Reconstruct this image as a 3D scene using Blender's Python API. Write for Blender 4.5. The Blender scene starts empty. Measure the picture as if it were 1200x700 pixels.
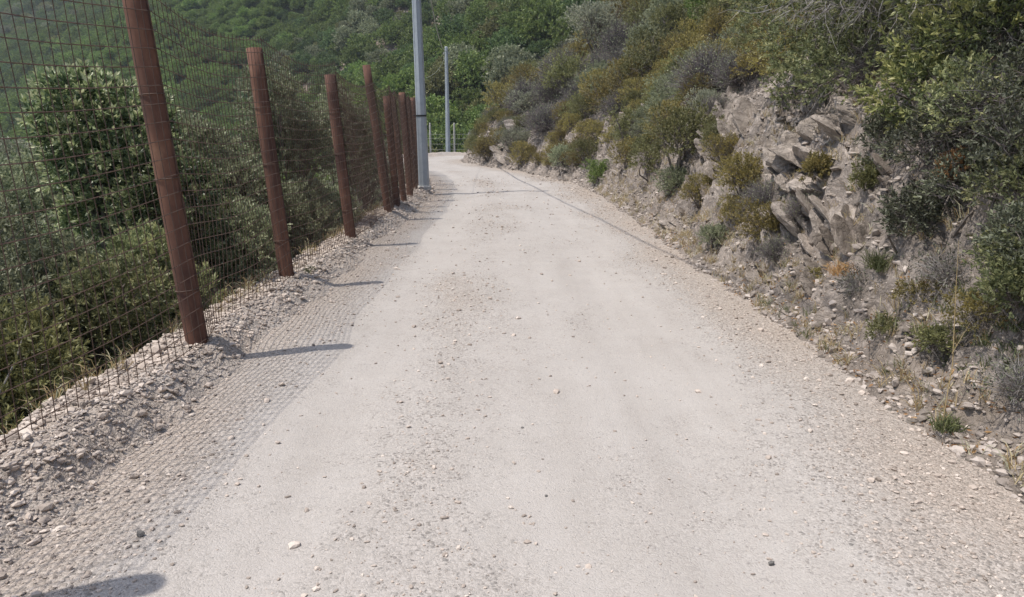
import bpy, math, random
import numpy as np
from mathutils import Vector
R = math.radians
C = bpy.context.scene.collection
SC = bpy.context.scene

# ------------------------------------------------------------------ camera
HAZE = .0005
PITCH = 13.0; FPX = 870.0; EYE = 1.5
cam = bpy.data.cameras.new('camera'); camo = bpy.data.objects.new('camera', cam); C.objects.link(camo)
cam.sensor_width = 36; cam.lens = FPX / 1200 * 36; cam.clip_start = 0.05; cam.clip_end = 3000
camo.location = (0, 0, EYE); camo.rotation_euler = (R(90 - PITCH), 0, 0)
SC.camera = camo

# ------------------------------------------------------------------ light
SUNV = Vector((-0.43, -0.15, 1.0)).normalized()
w = bpy.data.worlds.new('World'); SC.world = w; w.use_nodes = True
nt = w.node_tree; nt.nodes.clear()
sky = nt.nodes.new('ShaderNodeTexSky'); sky.sky_type = 'NISHITA'; sky.sun_disc = False
sky.sun_elevation = math.asin(SUNV.z); sky.sun_rotation = math.atan2(SUNV.x, SUNV.y)
sky.air_density = 1.2; sky.dust_density = 2.0; sky.ozone_density = 1.0
bg = nt.nodes.new('ShaderNodeBackground'); bg.inputs[1].default_value = 0.15
wo = nt.nodes.new('ShaderNodeOutputWorld')
nt.links.new(sky.outputs[0], bg.inputs[0]); nt.links.new(bg.outputs[0], wo.inputs[0])
sl = bpy.data.lights.new('sun', 'SUN'); sl.energy = 4.3; sl.angle = R(0.53); sl.color = (1.0, 0.95, 0.88)
so = bpy.data.objects.new('sun', sl); C.objects.link(so); so.rotation_euler = SUNV.to_track_quat('Z', 'Y').to_euler()
so.location = (-10, -5, 30)
SC.view_settings.view_transform = 'Standard'; SC.view_settings.look = 'None'
SC.view_settings.exposure = 0.27; SC.view_settings.gamma = 1.0
try: SC.cycles.volume_bounces = 0; SC.cycles.max_bounces = 5; SC.cycles.diffuse_bounces = 4; SC.cycles.transmission_bounces = 3
except Exception: pass

# ------------------------------------------------------------------ noise (numpy)
def _h(ix, iy, iz, s):
    n = (ix.astype(np.int64) * 374761393 + iy.astype(np.int64) * 668265263 + iz.astype(np.int64) * 2147483647 + s * 974634777) & 0xffffffff
    n = ((n ^ (n >> 13)) * 1274126177) & 0xffffffff
    n = ((n ^ (n >> 16)) * 2246822519) & 0xffffffff
    return ((n ^ (n >> 15)) & 0xffffff) / float(0xffffff)
def noise(x, y, z=0.0, seed=0):
    x = np.asarray(x, float); y = np.asarray(y, float); z = np.broadcast_to(np.asarray(z, float), x.shape)
    xi = np.floor(x); yi = np.floor(y); zi = np.floor(z)
    fx = x - xi; fy = y - yi; fz = z - zi
    fx = fx * fx * (3 - 2 * fx); fy = fy * fy * (3 - 2 * fy); fz = fz * fz * (3 - 2 * fz)
    r = 0
    for a in (0, 1):
        for b in (0, 1):
            for c in (0, 1):
                wgt = (fx if a else 1 - fx) * (fy if b else 1 - fy) * (fz if c else 1 - fz)
                r = r + wgt * _h(xi + a, yi + b, zi + c, seed)
    return r * 2 - 1
def fbm(x, y, z=0.0, seed=0, o=4, g=.5):
    r = 0; a = 1; f = 1
    for i in range(o):
        r = r + a * noise(np.asarray(x) * f + i * 17.3, np.asarray(y) * f - i * 9.1, np.asarray(z) * f, seed + i); a *= g; f *= 2.03
    return r
def cellular(x, y, seed=0):
    """jagged blocks: every cell has its own height and tilt; also distance to the crack"""
    x = np.asarray(x, float); y = np.asarray(y, float); xi = np.floor(x); yi = np.floor(y)
    b1 = np.full(x.shape, 9.0); b2 = np.full(x.shape, 9.0); val = np.zeros(x.shape)
    for a in (-1, 0, 1):
        for b in (-1, 0, 1):
            cx = xi + a; cy = yi + b; o = np.zeros_like(cx)
            px = cx + .5 + .9 * (_h(cx, cy, o, seed) - .5); py = cy + .5 + .9 * (_h(cx, cy, o, seed + 1) - .5)
            d = np.hypot(x - px, y - py)
            v = _h(cx, cy, o, seed + 2) - .5 + (x - px) * (_h(cx, cy, o, seed + 3) - .5) * 1.6 + (y - py) * (_h(cx, cy, o, seed + 4) - .5) * 1.6
            m = d < b1; b2 = np.where(m, b1, np.minimum(b2, d)); val = np.where(m, v, val); b1 = np.where(m, d, b1)
    return val, b2 - b1
def sstep(a, b, x):
    t = np.clip((np.asarray(x, float) - a) / (b - a), 0, 1); return t * t * (3 - 2 * t)

# ------------------------------------------------------------------ mesh helpers
def mk(name, V, quads=None, tris=None, mat=None, parent=None, tint=None, smooth=False, vattr=None):
    me = bpy.data.meshes.new(name)
    V = np.asarray(V, np.float32).reshape(-1, 3)
    nq = 0 if quads is None else len(quads); ntr = 0 if tris is None else len(tris)
    me.vertices.add(len(V)); me.vertices.foreach_set('co', V.ravel())
    idx = []; st = []; off = 0
    if nq: q = np.asarray(quads, np.int32); idx.append(q.ravel()); st.append(np.arange(nq) * 4); off = nq * 4
    if ntr: t = np.asarray(tris, np.int32); idx.append(t.ravel()); st.append(off + np.arange(ntr) * 3)
    idx = np.concatenate(idx).astype(np.int32); st = np.concatenate(st).astype(np.int32)
    me.loops.add(len(idx)); me.loops.foreach_set('vertex_index', idx)
    me.polygons.add(nq + ntr); me.polygons.foreach_set('loop_start', st)
    if smooth: me.polygons.foreach_set('use_smooth', np.ones(nq + ntr, bool))
    else: me.polygons.foreach_set('use_smooth', np.zeros(nq + ntr, bool))
    me.update(calc_edges=True)
    if tint is not None:
        a = me.attributes.new('tint', 'FLOAT', 'FACE'); a.data.foreach_set('value', np.asarray(tint, np.float32))
    for k, v in (vattr or {}).items():
        a = me.attributes.new(k, 'FLOAT', 'POINT'); a.data.foreach_set('value', np.asarray(v, np.float32).ravel())
    if mat: me.materials.append(mat)
    o = bpy.data.objects.new(name, me); C.objects.link(o)
    if parent: o.parent = parent
    return o
def tag(o, label=None, cat=None, group=None, kind=None):
    if label: o['label'] = label
    if cat: o['category'] = cat
    if group: o['group'] = group
    if kind: o['kind'] = kind
    return o
def empty(name, loc=(0, 0, 0), rz=0.0, sc=1.0):
    o = bpy.data.objects.new(name, None); C.objects.link(o); o.location = loc; o.rotation_euler = (0, 0, rz)
    o.scale = (sc, sc, sc) if not hasattr(sc, '__len__') else sc
    o.empty_display_size = .2
    return o
def copy_tree(o, parent=None):
    c = o.copy(); C.objects.link(c); c.parent = parent
    for ch in o.children: copy_tree(ch, c)
    return c

class Geo:
    def __init__(s): s.V = []; s.Q = []; s.T = []; s.tq = []; s.tt = []; s.n = 0
    def add(s, V, Q=None, T=None, tq=None, tt=None):
        V = np.asarray(V, float).reshape(-1, 3)
        if Q is not None and len(Q): s.Q.append(np.asarray(Q) + s.n); s.tq.append(np.broadcast_to(.5 if tq is None else tq, len(Q)))
        if T is not None and len(T): s.T.append(np.asarray(T) + s.n); s.tt.append(np.broadcast_to(.5 if tt is None else tt, len(T)))
        s.V.append(V); s.n += len(V)
    def build(s, name, mat, parent=None, smooth=False):
        Q = np.concatenate(s.Q) if s.Q else None; T = np.concatenate(s.T) if s.T else None
        ti = np.concatenate(s.tq + s.tt)
        return mk(name, np.concatenate(s.V), Q, T, mat, parent, ti, smooth)

def tube(g, pts, rad, n=6, cap=True, tint=.5):
    pts = np.asarray(pts, float); m = len(pts); rad = np.broadcast_to(rad, m)
    d = np.gradient(pts, axis=0); d /= np.linalg.norm(d, axis=1)[:, None] + 1e-9
    ref = np.array([0.0, 0, 1.0]) if abs(d[:, 2]).mean() < .8 else np.array([1.0, 0, 0])
    a = np.cross(d, ref); a /= np.linalg.norm(a, axis=1)[:, None] + 1e-9; b = np.cross(d, a)
    th = np.arange(n) * 2 * np.pi / n
    V = pts[:, None] + rad[:, None, None] * (a[:, None] * np.cos(th)[None, :, None] + b[:, None] * np.sin(th)[None, :, None])
    i = np.arange(m - 1)[:, None] * n; j = np.arange(n)[None]
    j2 = (j + 1) % n
    Q = np.stack([i + j, i + j2, i + n + j2, i + n + j], -1).reshape(-1, 4)
    V = V.reshape(-1, 3); T = None
    if cap:
        V = np.concatenate([V, pts[:1], pts[-1:]])
        k = np.arange(n); k2 = (k + 1) % n
        T = np.concatenate([np.stack([np.full(n, m * n), k2, k], -1), np.stack([np.full(n, m * n + 1), (m - 1) * n + k, (m - 1) * n + k2], -1)])
    g.add(V, Q, T, tint, tint)

def unit(v): return v / (np.linalg.norm(v, axis=-1, keepdims=True) + 1e-9)

def leafquads(g, P, D, L, W, rng, tint):
    n = len(P); S = unit(np.cross(D, unit(rng.normal(size=(n, 3)))))
    N = np.cross(S, D)
    L = np.broadcast_to(L, n)[:, None]; W = np.broadcast_to(W, n)[:, None]
    v0 = P; v1 = P + D * L * .5 + S * W * .5 + N * L * .06; v2 = P + D * L - N * L * .05; v3 = P + D * L * .5 - S * W * .5 + N * L * .06
    V = np.stack([v0, v1, v2, v3], 1).reshape(-1, 3)
    g.add(V, np.arange(4 * n).reshape(n, 4), tq=tint)

def twigs(g, P, D, L, r, rng, seg=3, wob=.25, tint=None):
    """many thin bent three-sided twigs at once"""
    n = len(P); L = np.broadcast_to(L, n); r = np.broadcast_to(r, n)
    pts = [P]; d = D.copy()
    for k in range(seg):
        d = unit(d + rng.normal(size=(n, 3)) * wob); pts.append(pts[-1] + d * (L / seg)[:, None])
    pts = np.stack(pts, 1)
    a = unit(np.cross(D, rng.normal(size=(n, 3)))); b = np.cross(unit(D), a)
    V = []
    for k in range(seg + 1):
        rr = (r * (1 - .75 * k / seg))[:, None]
        for t in range(3):
            V.append(pts[:, k] + rr * (a * math.cos(t * 2.094) + b * math.sin(t * 2.094)))
    V = np.stack(V, 1)
    base = (np.arange(n) * 3 * (seg + 1))[:, None]
    Q = []
    for k in range(seg):
        for t in range(3):
            t2 = (t + 1) % 3
            Q.append(base + np.array([[k * 3 + t, k * 3 + t2, k * 3 + 3 + t2, k * 3 + 3 + t]]))
    Q = np.concatenate(Q, 0)
    tq = np.tile(rng.random(n) if tint is None else np.broadcast_to(tint, n), seg * 3)
    g.add(V.reshape(-1, 3), Q, tq=tq)
    return pts

# ------------------------------------------------------------------ materials
def new_mat(name):
    m = bpy.data.materials.new(name); m.use_nodes = True; t = m.node_tree; t.nodes.clear()
    return m, t
def N(t, typ, **kw):
    n = t.nodes.new(typ)
    for k, v in kw.items():
        if k == 'inp':
            for kk, vv in v.items(): n.inputs[kk].default_value = vv
        else: setattr(n, k, v)
    return n
def ramp(t, cols, src, interp='LINEAR'):
    r = N(t, 'ShaderNodeValToRGB'); r.color_ramp.interpolation = interp
    e = r.color_ramp.elements
    while len(e) < len(cols): e.new(.5)
    for i, (p, c) in enumerate(cols): e[i].position = p; e[i].color = (*c, 1)
    t.links.new(src, r.inputs[0]); return r
def leaf_mat(name, cols, rough=.5, transl=.35, var=.25, spec=.4):
    m, t = new_mat(name)
    at = N(t, 'ShaderNodeAttribute', attribute_name='tint')
    cols = [tuple(min(.5, v * 2.35) for v in c) for c in cols]
    n = len(cols); r = ramp(t, [(i / (n - 1), c) for i, c in enumerate(cols)], at.outputs['Fac'])
    oi = N(t, 'ShaderNodeObjectInfo')
    mr = N(t, 'ShaderNodeMapRange', inp={3: 1 - var, 4: 1 + var}); t.links.new(oi.outputs['Random'], mr.inputs[0])
    hs = N(t, 'ShaderNodeHueSaturation')
    mh = N(t, 'ShaderNodeMapRange', inp={3: .5 - var * .03, 4: .5 + var * .03}); t.links.new(oi.outputs['Random'], mh.inputs[0])
    t.links.new(mh.outputs[0], hs.inputs['Hue']); t.links.new(mr.outputs[0], hs.inputs['Value']); t.links.new(r.outputs[0], hs.inputs['Color'])
    p = N(t, 'ShaderNodeBsdfPrincipled', inp={'Roughness': rough, 'Specular IOR Level': spec})
    tr = N(t, 'ShaderNodeBsdfTranslucent'); mx = N(t, 'ShaderNodeMixShader', inp={0: transl})
    out = N(t, 'ShaderNodeOutputMaterial')
    t.links.new(hs.outputs[0], p.inputs['Base Color']); t.links.new(hs.outputs[0], tr.inputs[0])
    t.links.new(p.outputs[0], mx.inputs[1]); t.links.new(tr.outputs[0], mx.inputs[2]); t.links.new(mx.outputs[0], out.inputs[0])
    return m
def simple_mat(name, cols, rough=.8, nscale=12, metal=0.0, bump=.3, bscale=60, tint=False, spec=.3, bdist=.01, stretch=None):
    m, t = new_mat(name)
    tc = N(t, 'ShaderNodeTexCoord'); src = tc.outputs['Object']
    if stretch:
        mp = N(t, 'ShaderNodeMapping'); mp.inputs['Scale'].default_value = stretch; t.links.new(src, mp.inputs[0]); src = mp.outputs[0]
    nz = N(t, 'ShaderNodeTexNoise', inp={'Scale': nscale, 'Detail': 6, 'Roughness': .65}); t.links.new(src, nz.inputs['Vector'])
    f = nz.outputs[0]
    if tint:
        at = N(t, 'ShaderNodeAttribute', attribute_name='tint'); ma = N(t, 'ShaderNodeMath', operation='MULTIPLY_ADD', inp={1: .6})
        ms = N(t, 'ShaderNodeMath', operation='MULTIPLY', inp={1: .4}); t.links.new(nz.outputs[0], ms.inputs[0])
        t.links.new(at.outputs['Fac'], ma.inputs[0]); t.links.new(ms.outputs[0], ma.inputs[2]); f = ma.outputs[0]
    n = len(cols); r = ramp(t, [(.2 + .6 * i / (n - 1), c) for i, c in enumerate(cols)], f)
    p = N(t, 'ShaderNodeBsdfPrincipled', inp={'Roughness': rough, 'Metallic': metal, 'Specular IOR Level': spec})
    t.links.new(r.outputs[0], p.inputs['Base Color'])
    if bump:
        nb = N(t, 'ShaderNodeTexNoise', inp={'Scale': bscale, 'Detail': 5}); t.links.new(src, nb.inputs['Vector'])
        b = N(t, 'ShaderNodeBump', inp={'Strength': bump, 'Distance': bdist}); t.links.new(nb.outputs[0], b.inputs['Height']); t.links.new(b.outputs[0], p.inputs['Normal'])
    out = N(t, 'ShaderNodeOutputMaterial'); t.links.new(p.outputs[0], out.inputs[0])
    return m

def road_mat():
    m, t = new_mat('dirt_road')
    L = t.links.new
    tc = N(t, 'ShaderNodeTexCoord'); P = tc.outputs['Object']
    gv = N(t, 'ShaderNodeAttribute', attribute_name='gv')
    ms = N(t, 'ShaderNodeMapping'); ms.inputs['Scale'].default_value = (2.6, .28, 1); L(P, ms.inputs[0])
    n1a = N(t, 'ShaderNodeTexNoise', inp={'Scale': 1.3, 'Detail': 7, 'Roughness': .65}); L(P, n1a.inputs['Vector'])
    n1b = N(t, 'ShaderNodeTexNoise', inp={'Scale': 1.6, 'Detail': 6, 'Roughness': .6}); L(ms.outputs[0], n1b.inputs['Vector'])
    n1 = N(t, 'ShaderNodeMix', data_type='FLOAT', inp={0: .5}); L(n1a.outputs[0], n1.inputs[2]); L(n1b.outputs[0], n1.inputs[3])
    base = ramp(t, [(.3, (.335, .303, .274)), (.5, (.39, .357, .327)), (.72, (.435, .402, .372))], n1.outputs[0])
    # pebbles bedded in dust
    mp = N(t, 'ShaderNodeMapping'); mp.inputs['Scale'].default_value = (1, 1, 1)
    nd = N(t, 'ShaderNodeTexNoise', inp={'Scale': 30, 'Detail': 2}); L(P, nd.inputs['Vector'])
    va = N(t, 'ShaderNodeVectorMath', operation='MULTIPLY_ADD'); va.inputs[1].default_value = (.03, .03, .03); L(nd.outputs['Color'], va.inputs[0]); L(P, va.inputs[2])
    v1 = N(t, 'ShaderNodeTexVoronoi', inp={'Scale': 62}); L(va.outputs[0], v1.inputs['Vector'])
    v2 = N(t, 'ShaderNodeTexVoronoi', inp={'Scale': 135}); L(va.outputs[0], v2.inputs['Vector'])
    pc1 = ramp(t, [(0, (.15, .14, .13)), (.3, (.27, .24, .215)), (.6, (.38, .335, .30)), (1, (.50, .455, .415))], v1.outputs['Color'])
    pc2 = ramp(t, [(0, (.15, .14, .13)), (.3, (.29, .262, .235)), (.6, (.39, .35, .315)), (1, (.52, .475, .435))], v2.outputs['Color'])
    n2 = N(t, 'ShaderNodeTexNoise', inp={'Scale': 7, 'Detail': 6, 'Roughness': .7}); L(P, n2.inputs['Vector'])
    # mask for big pebbles
    s1 = N(t, 'ShaderNodeSeparateColor'); L(v1.outputs['Color'], s1.inputs[0])
    add = N(t, 'ShaderNodeMath', operation='ADD'); L(gv.outputs['Fac'], add.inputs[0]); L(n2.outputs[0], add.inputs[1])
    thr = N(t, 'ShaderNodeMath', operation='MULTIPLY_ADD', inp={1: .55, 2: .34}); L(s1.outputs[1], thr.inputs[0])
    dif = N(t, 'ShaderNodeMath', operation='SUBTRACT'); L(add.outputs[0], dif.inputs[0]); L(thr.outputs[0], dif.inputs[1])
    sm = N(t, 'ShaderNodeMapRange', inp={1: 0.0, 2: .22, 3: 0, 4: .9}); L(dif.outputs[0], sm.inputs[0])
    e1 = N(t, 'ShaderNodeMapRange', inp={1: .35, 2: .6, 3: 1, 4: 0}); L(v1.outputs['Distance'], e1.inputs[0])
    m1 = N(t, 'ShaderNodeMath', operation='MULTIPLY'); L(sm.outputs[0], m1.inputs[0]); L(e1.outputs[0], m1.inputs[1])
    sm2 = N(t, 'ShaderNodeMapRange', inp={1: .25, 2: .85, 3: .15, 4: .9}); L(add.outputs[0], sm2.inputs[0])
    mx2 = N(t, 'ShaderNodeMix', data_type='RGBA'); L(sm2.outputs[0], mx2.inputs[0]); L(base.outputs[0], mx2.inputs[6]); L(pc2.outputs[0], mx2.inputs[7])
    mx1 = N(t, 'ShaderNodeMix', data_type='RGBA'); L(m1.outputs[0], mx1.inputs[0]); L(mx2.outputs[2], mx1.inputs[6]); L(pc1.outputs[0], mx1.inputs[7])
    # sparse dark grit
    v3 = N(t, 'ShaderNodeTexVoronoi', inp={'Scale': 55}); L(va.outputs[0], v3.inputs['Vector'])
    s3 = N(t, 'ShaderNodeSeparateColor'); L(v3.outputs['Color'], s3.inputs[0])
    gt = N(t, 'ShaderNodeMath', operation='GREATER_THAN', inp={1: .80}); L(s3.outputs[0], gt.inputs[0])
    lt = N(t, 'ShaderNodeMapRange', inp={1: .16, 2: .26, 3: 1, 4: 0}); L(v3.outputs['Distance'], lt.inputs[0])
    m3 = N(t, 'ShaderNodeMath', operation='MULTIPLY'); L(gt.outputs[0], m3.inputs[0]); L(lt.outputs[0], m3.inputs[1])
    m4 = N(t, 'ShaderNodeMath', operation='MULTIPLY', inp={1: .75}); L(m3.outputs[0], m4.inputs[0])
    mx3 = N(t, 'ShaderNodeMix', data_type='RGBA'); L(m4.outputs[0], mx3.inputs[0]); L(mx1.outputs[2], mx3.inputs[6]); mx3.inputs[7].default_value = (.2, .19, .18, 1)
    p = N(t, 'ShaderNodeBsdfPrincipled', inp={'Roughness': .92, 'Specular IOR Level': .2}); 
    eb = N(t, 'ShaderNodeMapRange', inp={1: .1, 2: .65, 3: 0, 4: 1}); L(gv.outputs['Fac'], eb.inputs[0])
    em = N(t, 'ShaderNodeMix', data_type='RGBA', blend_type='MULTIPLY'); L(eb.outputs[0], em.inputs[0]); L(mx3.outputs[2], em.inputs[6]); em.inputs[7].default_value = (1.0, .945, .89, 1)
    L(em.outputs[2], p.inputs['Base Color'])
    # bump
    hh = N(t, 'ShaderNodeMath', operation='MULTIPLY'); L(m1.outputs[0], hh.inputs[0]); hh.inputs[1].default_value = 1.0
    h2 = N(t, 'ShaderNodeMath', operation='MULTIPLY_ADD', inp={1: -.5}); L(v2.outputs['Distance'], h2.inputs[0]); L(hh.outputs[0], h2.inputs[2])
    h3 = N(t, 'ShaderNodeMath', operation='MULTIPLY_ADD', inp={1: .8}); L(n2.outputs[0], h3.inputs[0]); L(h2.outputs[0], h3.inputs[2])
    b = N(t, 'ShaderNodeBump', inp={'Strength': .6, 'Distance': .008}); L(h3.outputs[0], b.inputs['Height']); L(b.outputs[0], p.inputs['Normal'])
    out = N(t, 'ShaderNodeOutputMaterial'); L(p.outputs[0], out.inputs[0])
    return m

def rock_ground_mat(name, rock, soil, litter, bd=.05, tint=False, lo=.85):
    """fractured rock and soil, mixed by the 'soil' vertex attribute"""
    m, t = new_mat(name); L = t.links.new
    tc = N(t, 'ShaderNodeTexCoord'); P = tc.outputs['Object']
    nw = N(t, 'ShaderNodeTexNoise', inp={'Scale': 4, 'Detail': 4}); L(P, nw.inputs['Vector'])
    wv = N(t, 'ShaderNodeVectorMath', operation='MULTIPLY_ADD'); wv.inputs[1].default_value = (.4, .4, .4); L(nw.outputs['Color'], wv.inputs[0]); L(P, wv.inputs[2])
    mp = N(t, 'ShaderNodeMapping'); mp.inputs['Rotation'].default_value = (R(38), R(24), R(15)); mp.inputs['Scale'].default_value = (1, .8, 2.6); L(wv.outputs[0], mp.inputs[0])
    nz = N(t, 'ShaderNodeTexNoise', inp={'Scale': 2.2, 'Detail': 10, 'Roughness': .75}); L(mp.outputs[0], nz.inputs['Vector'])
    r1 = ramp(t, [(.3, rock[0]), (.44, rock[1]), (.56, rock[2]), (.75, rock[3])], nz.outputs[0])
    vo = N(t, 'ShaderNodeTexVoronoi', inp={'Scale': 7}); L(mp.outputs[0], vo.inputs['Vector'])
    ve = N(t, 'ShaderNodeTexVoronoi', feature='DISTANCE_TO_EDGE', inp={'Scale': 7}); L(mp.outputs[0], ve.inputs['Vector'])
    v2 = N(t, 'ShaderNodeTexVoronoi', inp={'Scale': 26}); L(mp.outputs[0], v2.inputs['Vector'])
    v3 = N(t, 'ShaderNodeTexVoronoi', feature='DISTANCE_TO_EDGE', inp={'Scale': 26}); L(mp.outputs[0], v3.inputs['Vector'])
    hsv = N(t, 'ShaderNodeHueSaturation'); s = N(t, 'ShaderNodeSeparateColor'); L(vo.outputs['Color'], s.inputs[0]); s2 = N(t, 'ShaderNodeSeparateColor'); L(v2.outputs['Color'], s2.inputs[0])
    av = N(t, 'ShaderNodeMath', operation='ADD'); L(s.outputs[0], av.inputs[0]); L(s2.outputs[0], av.inputs[1])
    mr = N(t, 'ShaderNodeMapRange', inp={1: 0, 2: 2, 3: .6, 4: 1.35}); L(av.outputs[0], mr.inputs[0]); L(mr.outputs[0], hsv.inputs['Value']); L(r1.outputs[0], hsv.inputs['Color'])
    n3 = N(t, 'ShaderNodeTexNoise', inp={'Scale': 25, 'Detail': 6, 'Roughness': .7}); L(P, n3.inputs['Vector'])
    r2 = ramp(t, [(.3, soil[0]), (.5, soil[1]), (.68, soil[2]), (.75, litter)], n3.outputs[0])
    at = N(t, 'ShaderNodeAttribute', attribute_name='soil')
    n4 = N(t, 'ShaderNodeTexNoise', inp={'Scale': 5, 'Detail': 7, 'Roughness': .7}); L(P, n4.inputs['Vector'])
    ad = N(t, 'ShaderNodeMath', operation='ADD'); L(at.outputs['Fac'], ad.inputs[0]); L(n4.outputs[0], ad.inputs[1])
    sm = N(t, 'ShaderNodeMapRange', inp={1: lo, 2: lo + .25}); L(ad.outputs[0], sm.inputs[0])
    mx = N(t, 'ShaderNodeMix', data_type='RGBA'); L(sm.outputs[0], mx.inputs[0]); L(hsv.outputs[0], mx.inputs[6]); L(r2.outputs[0], mx.inputs[7])
    p = N(t, 'ShaderNodeBsdfPrincipled', inp={'Roughness': .92, 'Specular IOR Level': .2}); L(mx.outputs[2], p.inputs['Base Color'])
    c1 = N(t, 'ShaderNodeMapRange', inp={1: 0, 2: .06}); L(ve.outputs[0], c1.inputs[0]); c2 = N(t, 'ShaderNodeMapRange', inp={1: 0, 2: .08}); L(v3.outputs[0], c2.inputs[0])
    h0 = N(t, 'ShaderNodeMath', operation='MULTIPLY_ADD', inp={1: .22}); L(c1.outputs[0], h0.inputs[0]); L(s.outputs[1], h0.inputs[2])
    h1 = N(t, 'ShaderNodeMath', operation='MULTIPLY_ADD', inp={1: .07}); L(c2.outputs[0], h1.inputs[0]); L(h0.outputs[0], h1.inputs[2])
    h2 = N(t, 'ShaderNodeMath', operation='MULTIPLY_ADD', inp={1: .35}); L(s2.outputs[1], h2.inputs[0]); L(h1.outputs[0], h2.inputs[2])
    h3 = N(t, 'ShaderNodeMath', operation='MULTIPLY_ADD', inp={1: 1.6}); L(nz.outputs[0], h3.inputs[0]); L(h2.outputs[0], h3.inputs[2])
    h4 = N(t, 'ShaderNodeMath', operation='MULTIPLY_ADD', inp={1: .5}); L(n3.outputs[0], h4.inputs[0]); L(h3.outputs[0], h4.inputs[2])
    b = N(t, 'ShaderNodeBump', inp={'Strength': .85, 'Distance': bd}); L(h4.outputs[0], b.inputs['Height']); L(b.outputs[0], p.inputs['Normal'])
    out = N(t, 'ShaderNodeOutputMaterial'); L(p.outputs[0], out.inputs[0]); return m

M = {}
M['road'] = road_mat()
M['bank'] = rock_ground_mat('bank_rock', [(.11, .093, .08), (.21, .178, .153), (.31, .265, .23), (.43, .375, .33)],
                            [(.15, .12, .095), (.24, .197, .16), (.32, .267, .22)], (.36, .30, .21), bd=.03)
M['soil'] = rock_ground_mat('brown_soil', [(.05, .055, .028), (.075, .08, .04), (.11, .11, .06), (.17, .16, .11)],
                            [(.045, .05, .022), (.07, .075, .034), (.10, .10, .05)], (.15, .14, .08))
M['hill'] = rock_ground_mat('hill_soil', [(.10, .08, .06), (.17, .135, .105), (.25, .2, .165), (.33, .28, .24)],
                            [(.04, .048, .02), (.06, .072, .028), (.09, .098, .045)], (.12, .14, .06))
M['rock'] = rock_ground_mat('pale_schist', [(.13, .11, .092), (.26, .222, .19), (.37, .32, .278), (.48, .42, .37)], [(.15, .115, .09), (.25, .205, .17), (.34, .285, .24)], (.40, .34, .24), bd=.02, lo=.72)
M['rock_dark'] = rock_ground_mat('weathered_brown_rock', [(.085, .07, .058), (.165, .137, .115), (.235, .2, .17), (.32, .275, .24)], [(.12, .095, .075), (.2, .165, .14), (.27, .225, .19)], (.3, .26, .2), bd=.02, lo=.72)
M['scree'] = simple_mat('broken_rock', [(.14, .12, .10), (.25, .212, .183), (.35, .30, .262), (.46, .40, .352)], nscale=20, bump=.5, bscale=60, bdist=.004, tint=True)
M['stone'] = simple_mat('gravel_stone', [(.25, .208, .176), (.39, .325, .275), (.49, .412, .35), (.6, .52, .45)], nscale=20, bump=.4, bscale=90, bdist=.003, tint=True)
M['stone_dark'] = simple_mat('dark_stone', [(.09, .085, .08), (.15, .14, .13), (.2, .19, .18)], nscale=25, bump=.4, bscale=90, bdist=.003)
M['rust'] = simple_mat('rusty_steel', [(.035, .02, .016), (.088, .045, .035), (.165, .082, .056), (.33, .19, .12)], rough=.88, nscale=5, bump=.35, bscale=70, bdist=.003, stretch=(1, 1, .35))
M['rust_light'] = simple_mat('rusty_edge', [(.12, .05, .035), (.20, .085, .055), (.28, .15, .10)], rough=.85, nscale=30, bump=.3, bdist=.002)
M['wire'] = simple_mat('rusty_wire', [(.05, .032, .026), (.095, .06, .046), (.15, .10, .078)], rough=.7, nscale=15, bump=0)
M['galv'] = simple_mat('galvanised_steel', [(.27, .30, .33), (.34, .37, .40), (.41, .44, .465)], rough=.55, nscale=7, metal=.15, bump=.15, bscale=40, bdist=.002, spec=.5)
M['black'] = simple_mat('black_plastic', [(.015, .015, .016), (.03, .03, .03)], rough=.6, bump=0)
M['cable'] = simple_mat('cable_sheath', [(.02, .022, .022), (.04, .042, .04)], rough=.6, bump=0)
M['greycable'] = simple_mat('grey_cable', [(.3, .33, .3), (.4, .42, .38)], rough=.6, bump=0)
M['concrete'] = simple_mat('concrete_post', [(.30, .29, .26), (.42, .40, .37), (.5, .48, .45)], rough=.9, nscale=14, bump=.3)
M['thinwire'] = simple_mat('galvanised_wire', [(.3, .3, .3), (.4, .4, .4)], rough=.5, metal=.5, bump=0)
M['bark'] = simple_mat('grey_brown_bark', [(.07, .055, .045), (.13, .11, .095), (.2, .18, .16)], rough=.9, nscale=20, bump=.5, bscale=60, stretch=(1, 1, .4))
M['deadwood'] = simple_mat('dead_grey_twig', [(.16, .14, .13), (.24, .22, .205), (.34, .32, .30)], rough=.9, nscale=10, bump=0, tint=True)
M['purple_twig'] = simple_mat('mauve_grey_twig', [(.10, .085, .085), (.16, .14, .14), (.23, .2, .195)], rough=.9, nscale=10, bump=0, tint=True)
# foliage
M['green'] = leaf_mat('mid_green_leaves', [(.03, .044, .013), (.05, .07, .02), (.078, .10, .028), (.12, .14, .045)])
M['bright'] = leaf_mat('fresh_green_leaves', [(.036, .058, .014), (.06, .09, .022), (.092, .125, .032), (.135, .165, .05)])
M['deep'] = leaf_mat('deep_green_leaves', [(.022, .036, .014), (.036, .056, .02), (.056, .08, .028), (.09, .115, .045)])
M['ochre'] = leaf_mat('ochre_brown_leaves', [(.05, .046, .018), (.085, .074, .027), (.125, .104, .035), (.17, .138, .048)], var=.3)
M['olive'] = leaf_mat('olive_green_leaves', [(.04, .042, .02), (.066, .068, .028), (.098, .098, .04), (.14, .135, .058)])
M['grey'] = leaf_mat('grey_green_leaves', [(.045, .054, .03), (.078, .088, .05), (.118, .125, .075), (.175, .18, .115)])
M['silver'] = leaf_mat('silvery_grey_leaves', [(.055, .06, .042), (.092, .097, .068), (.14, .14, .10), (.2, .198, .145)])
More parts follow.
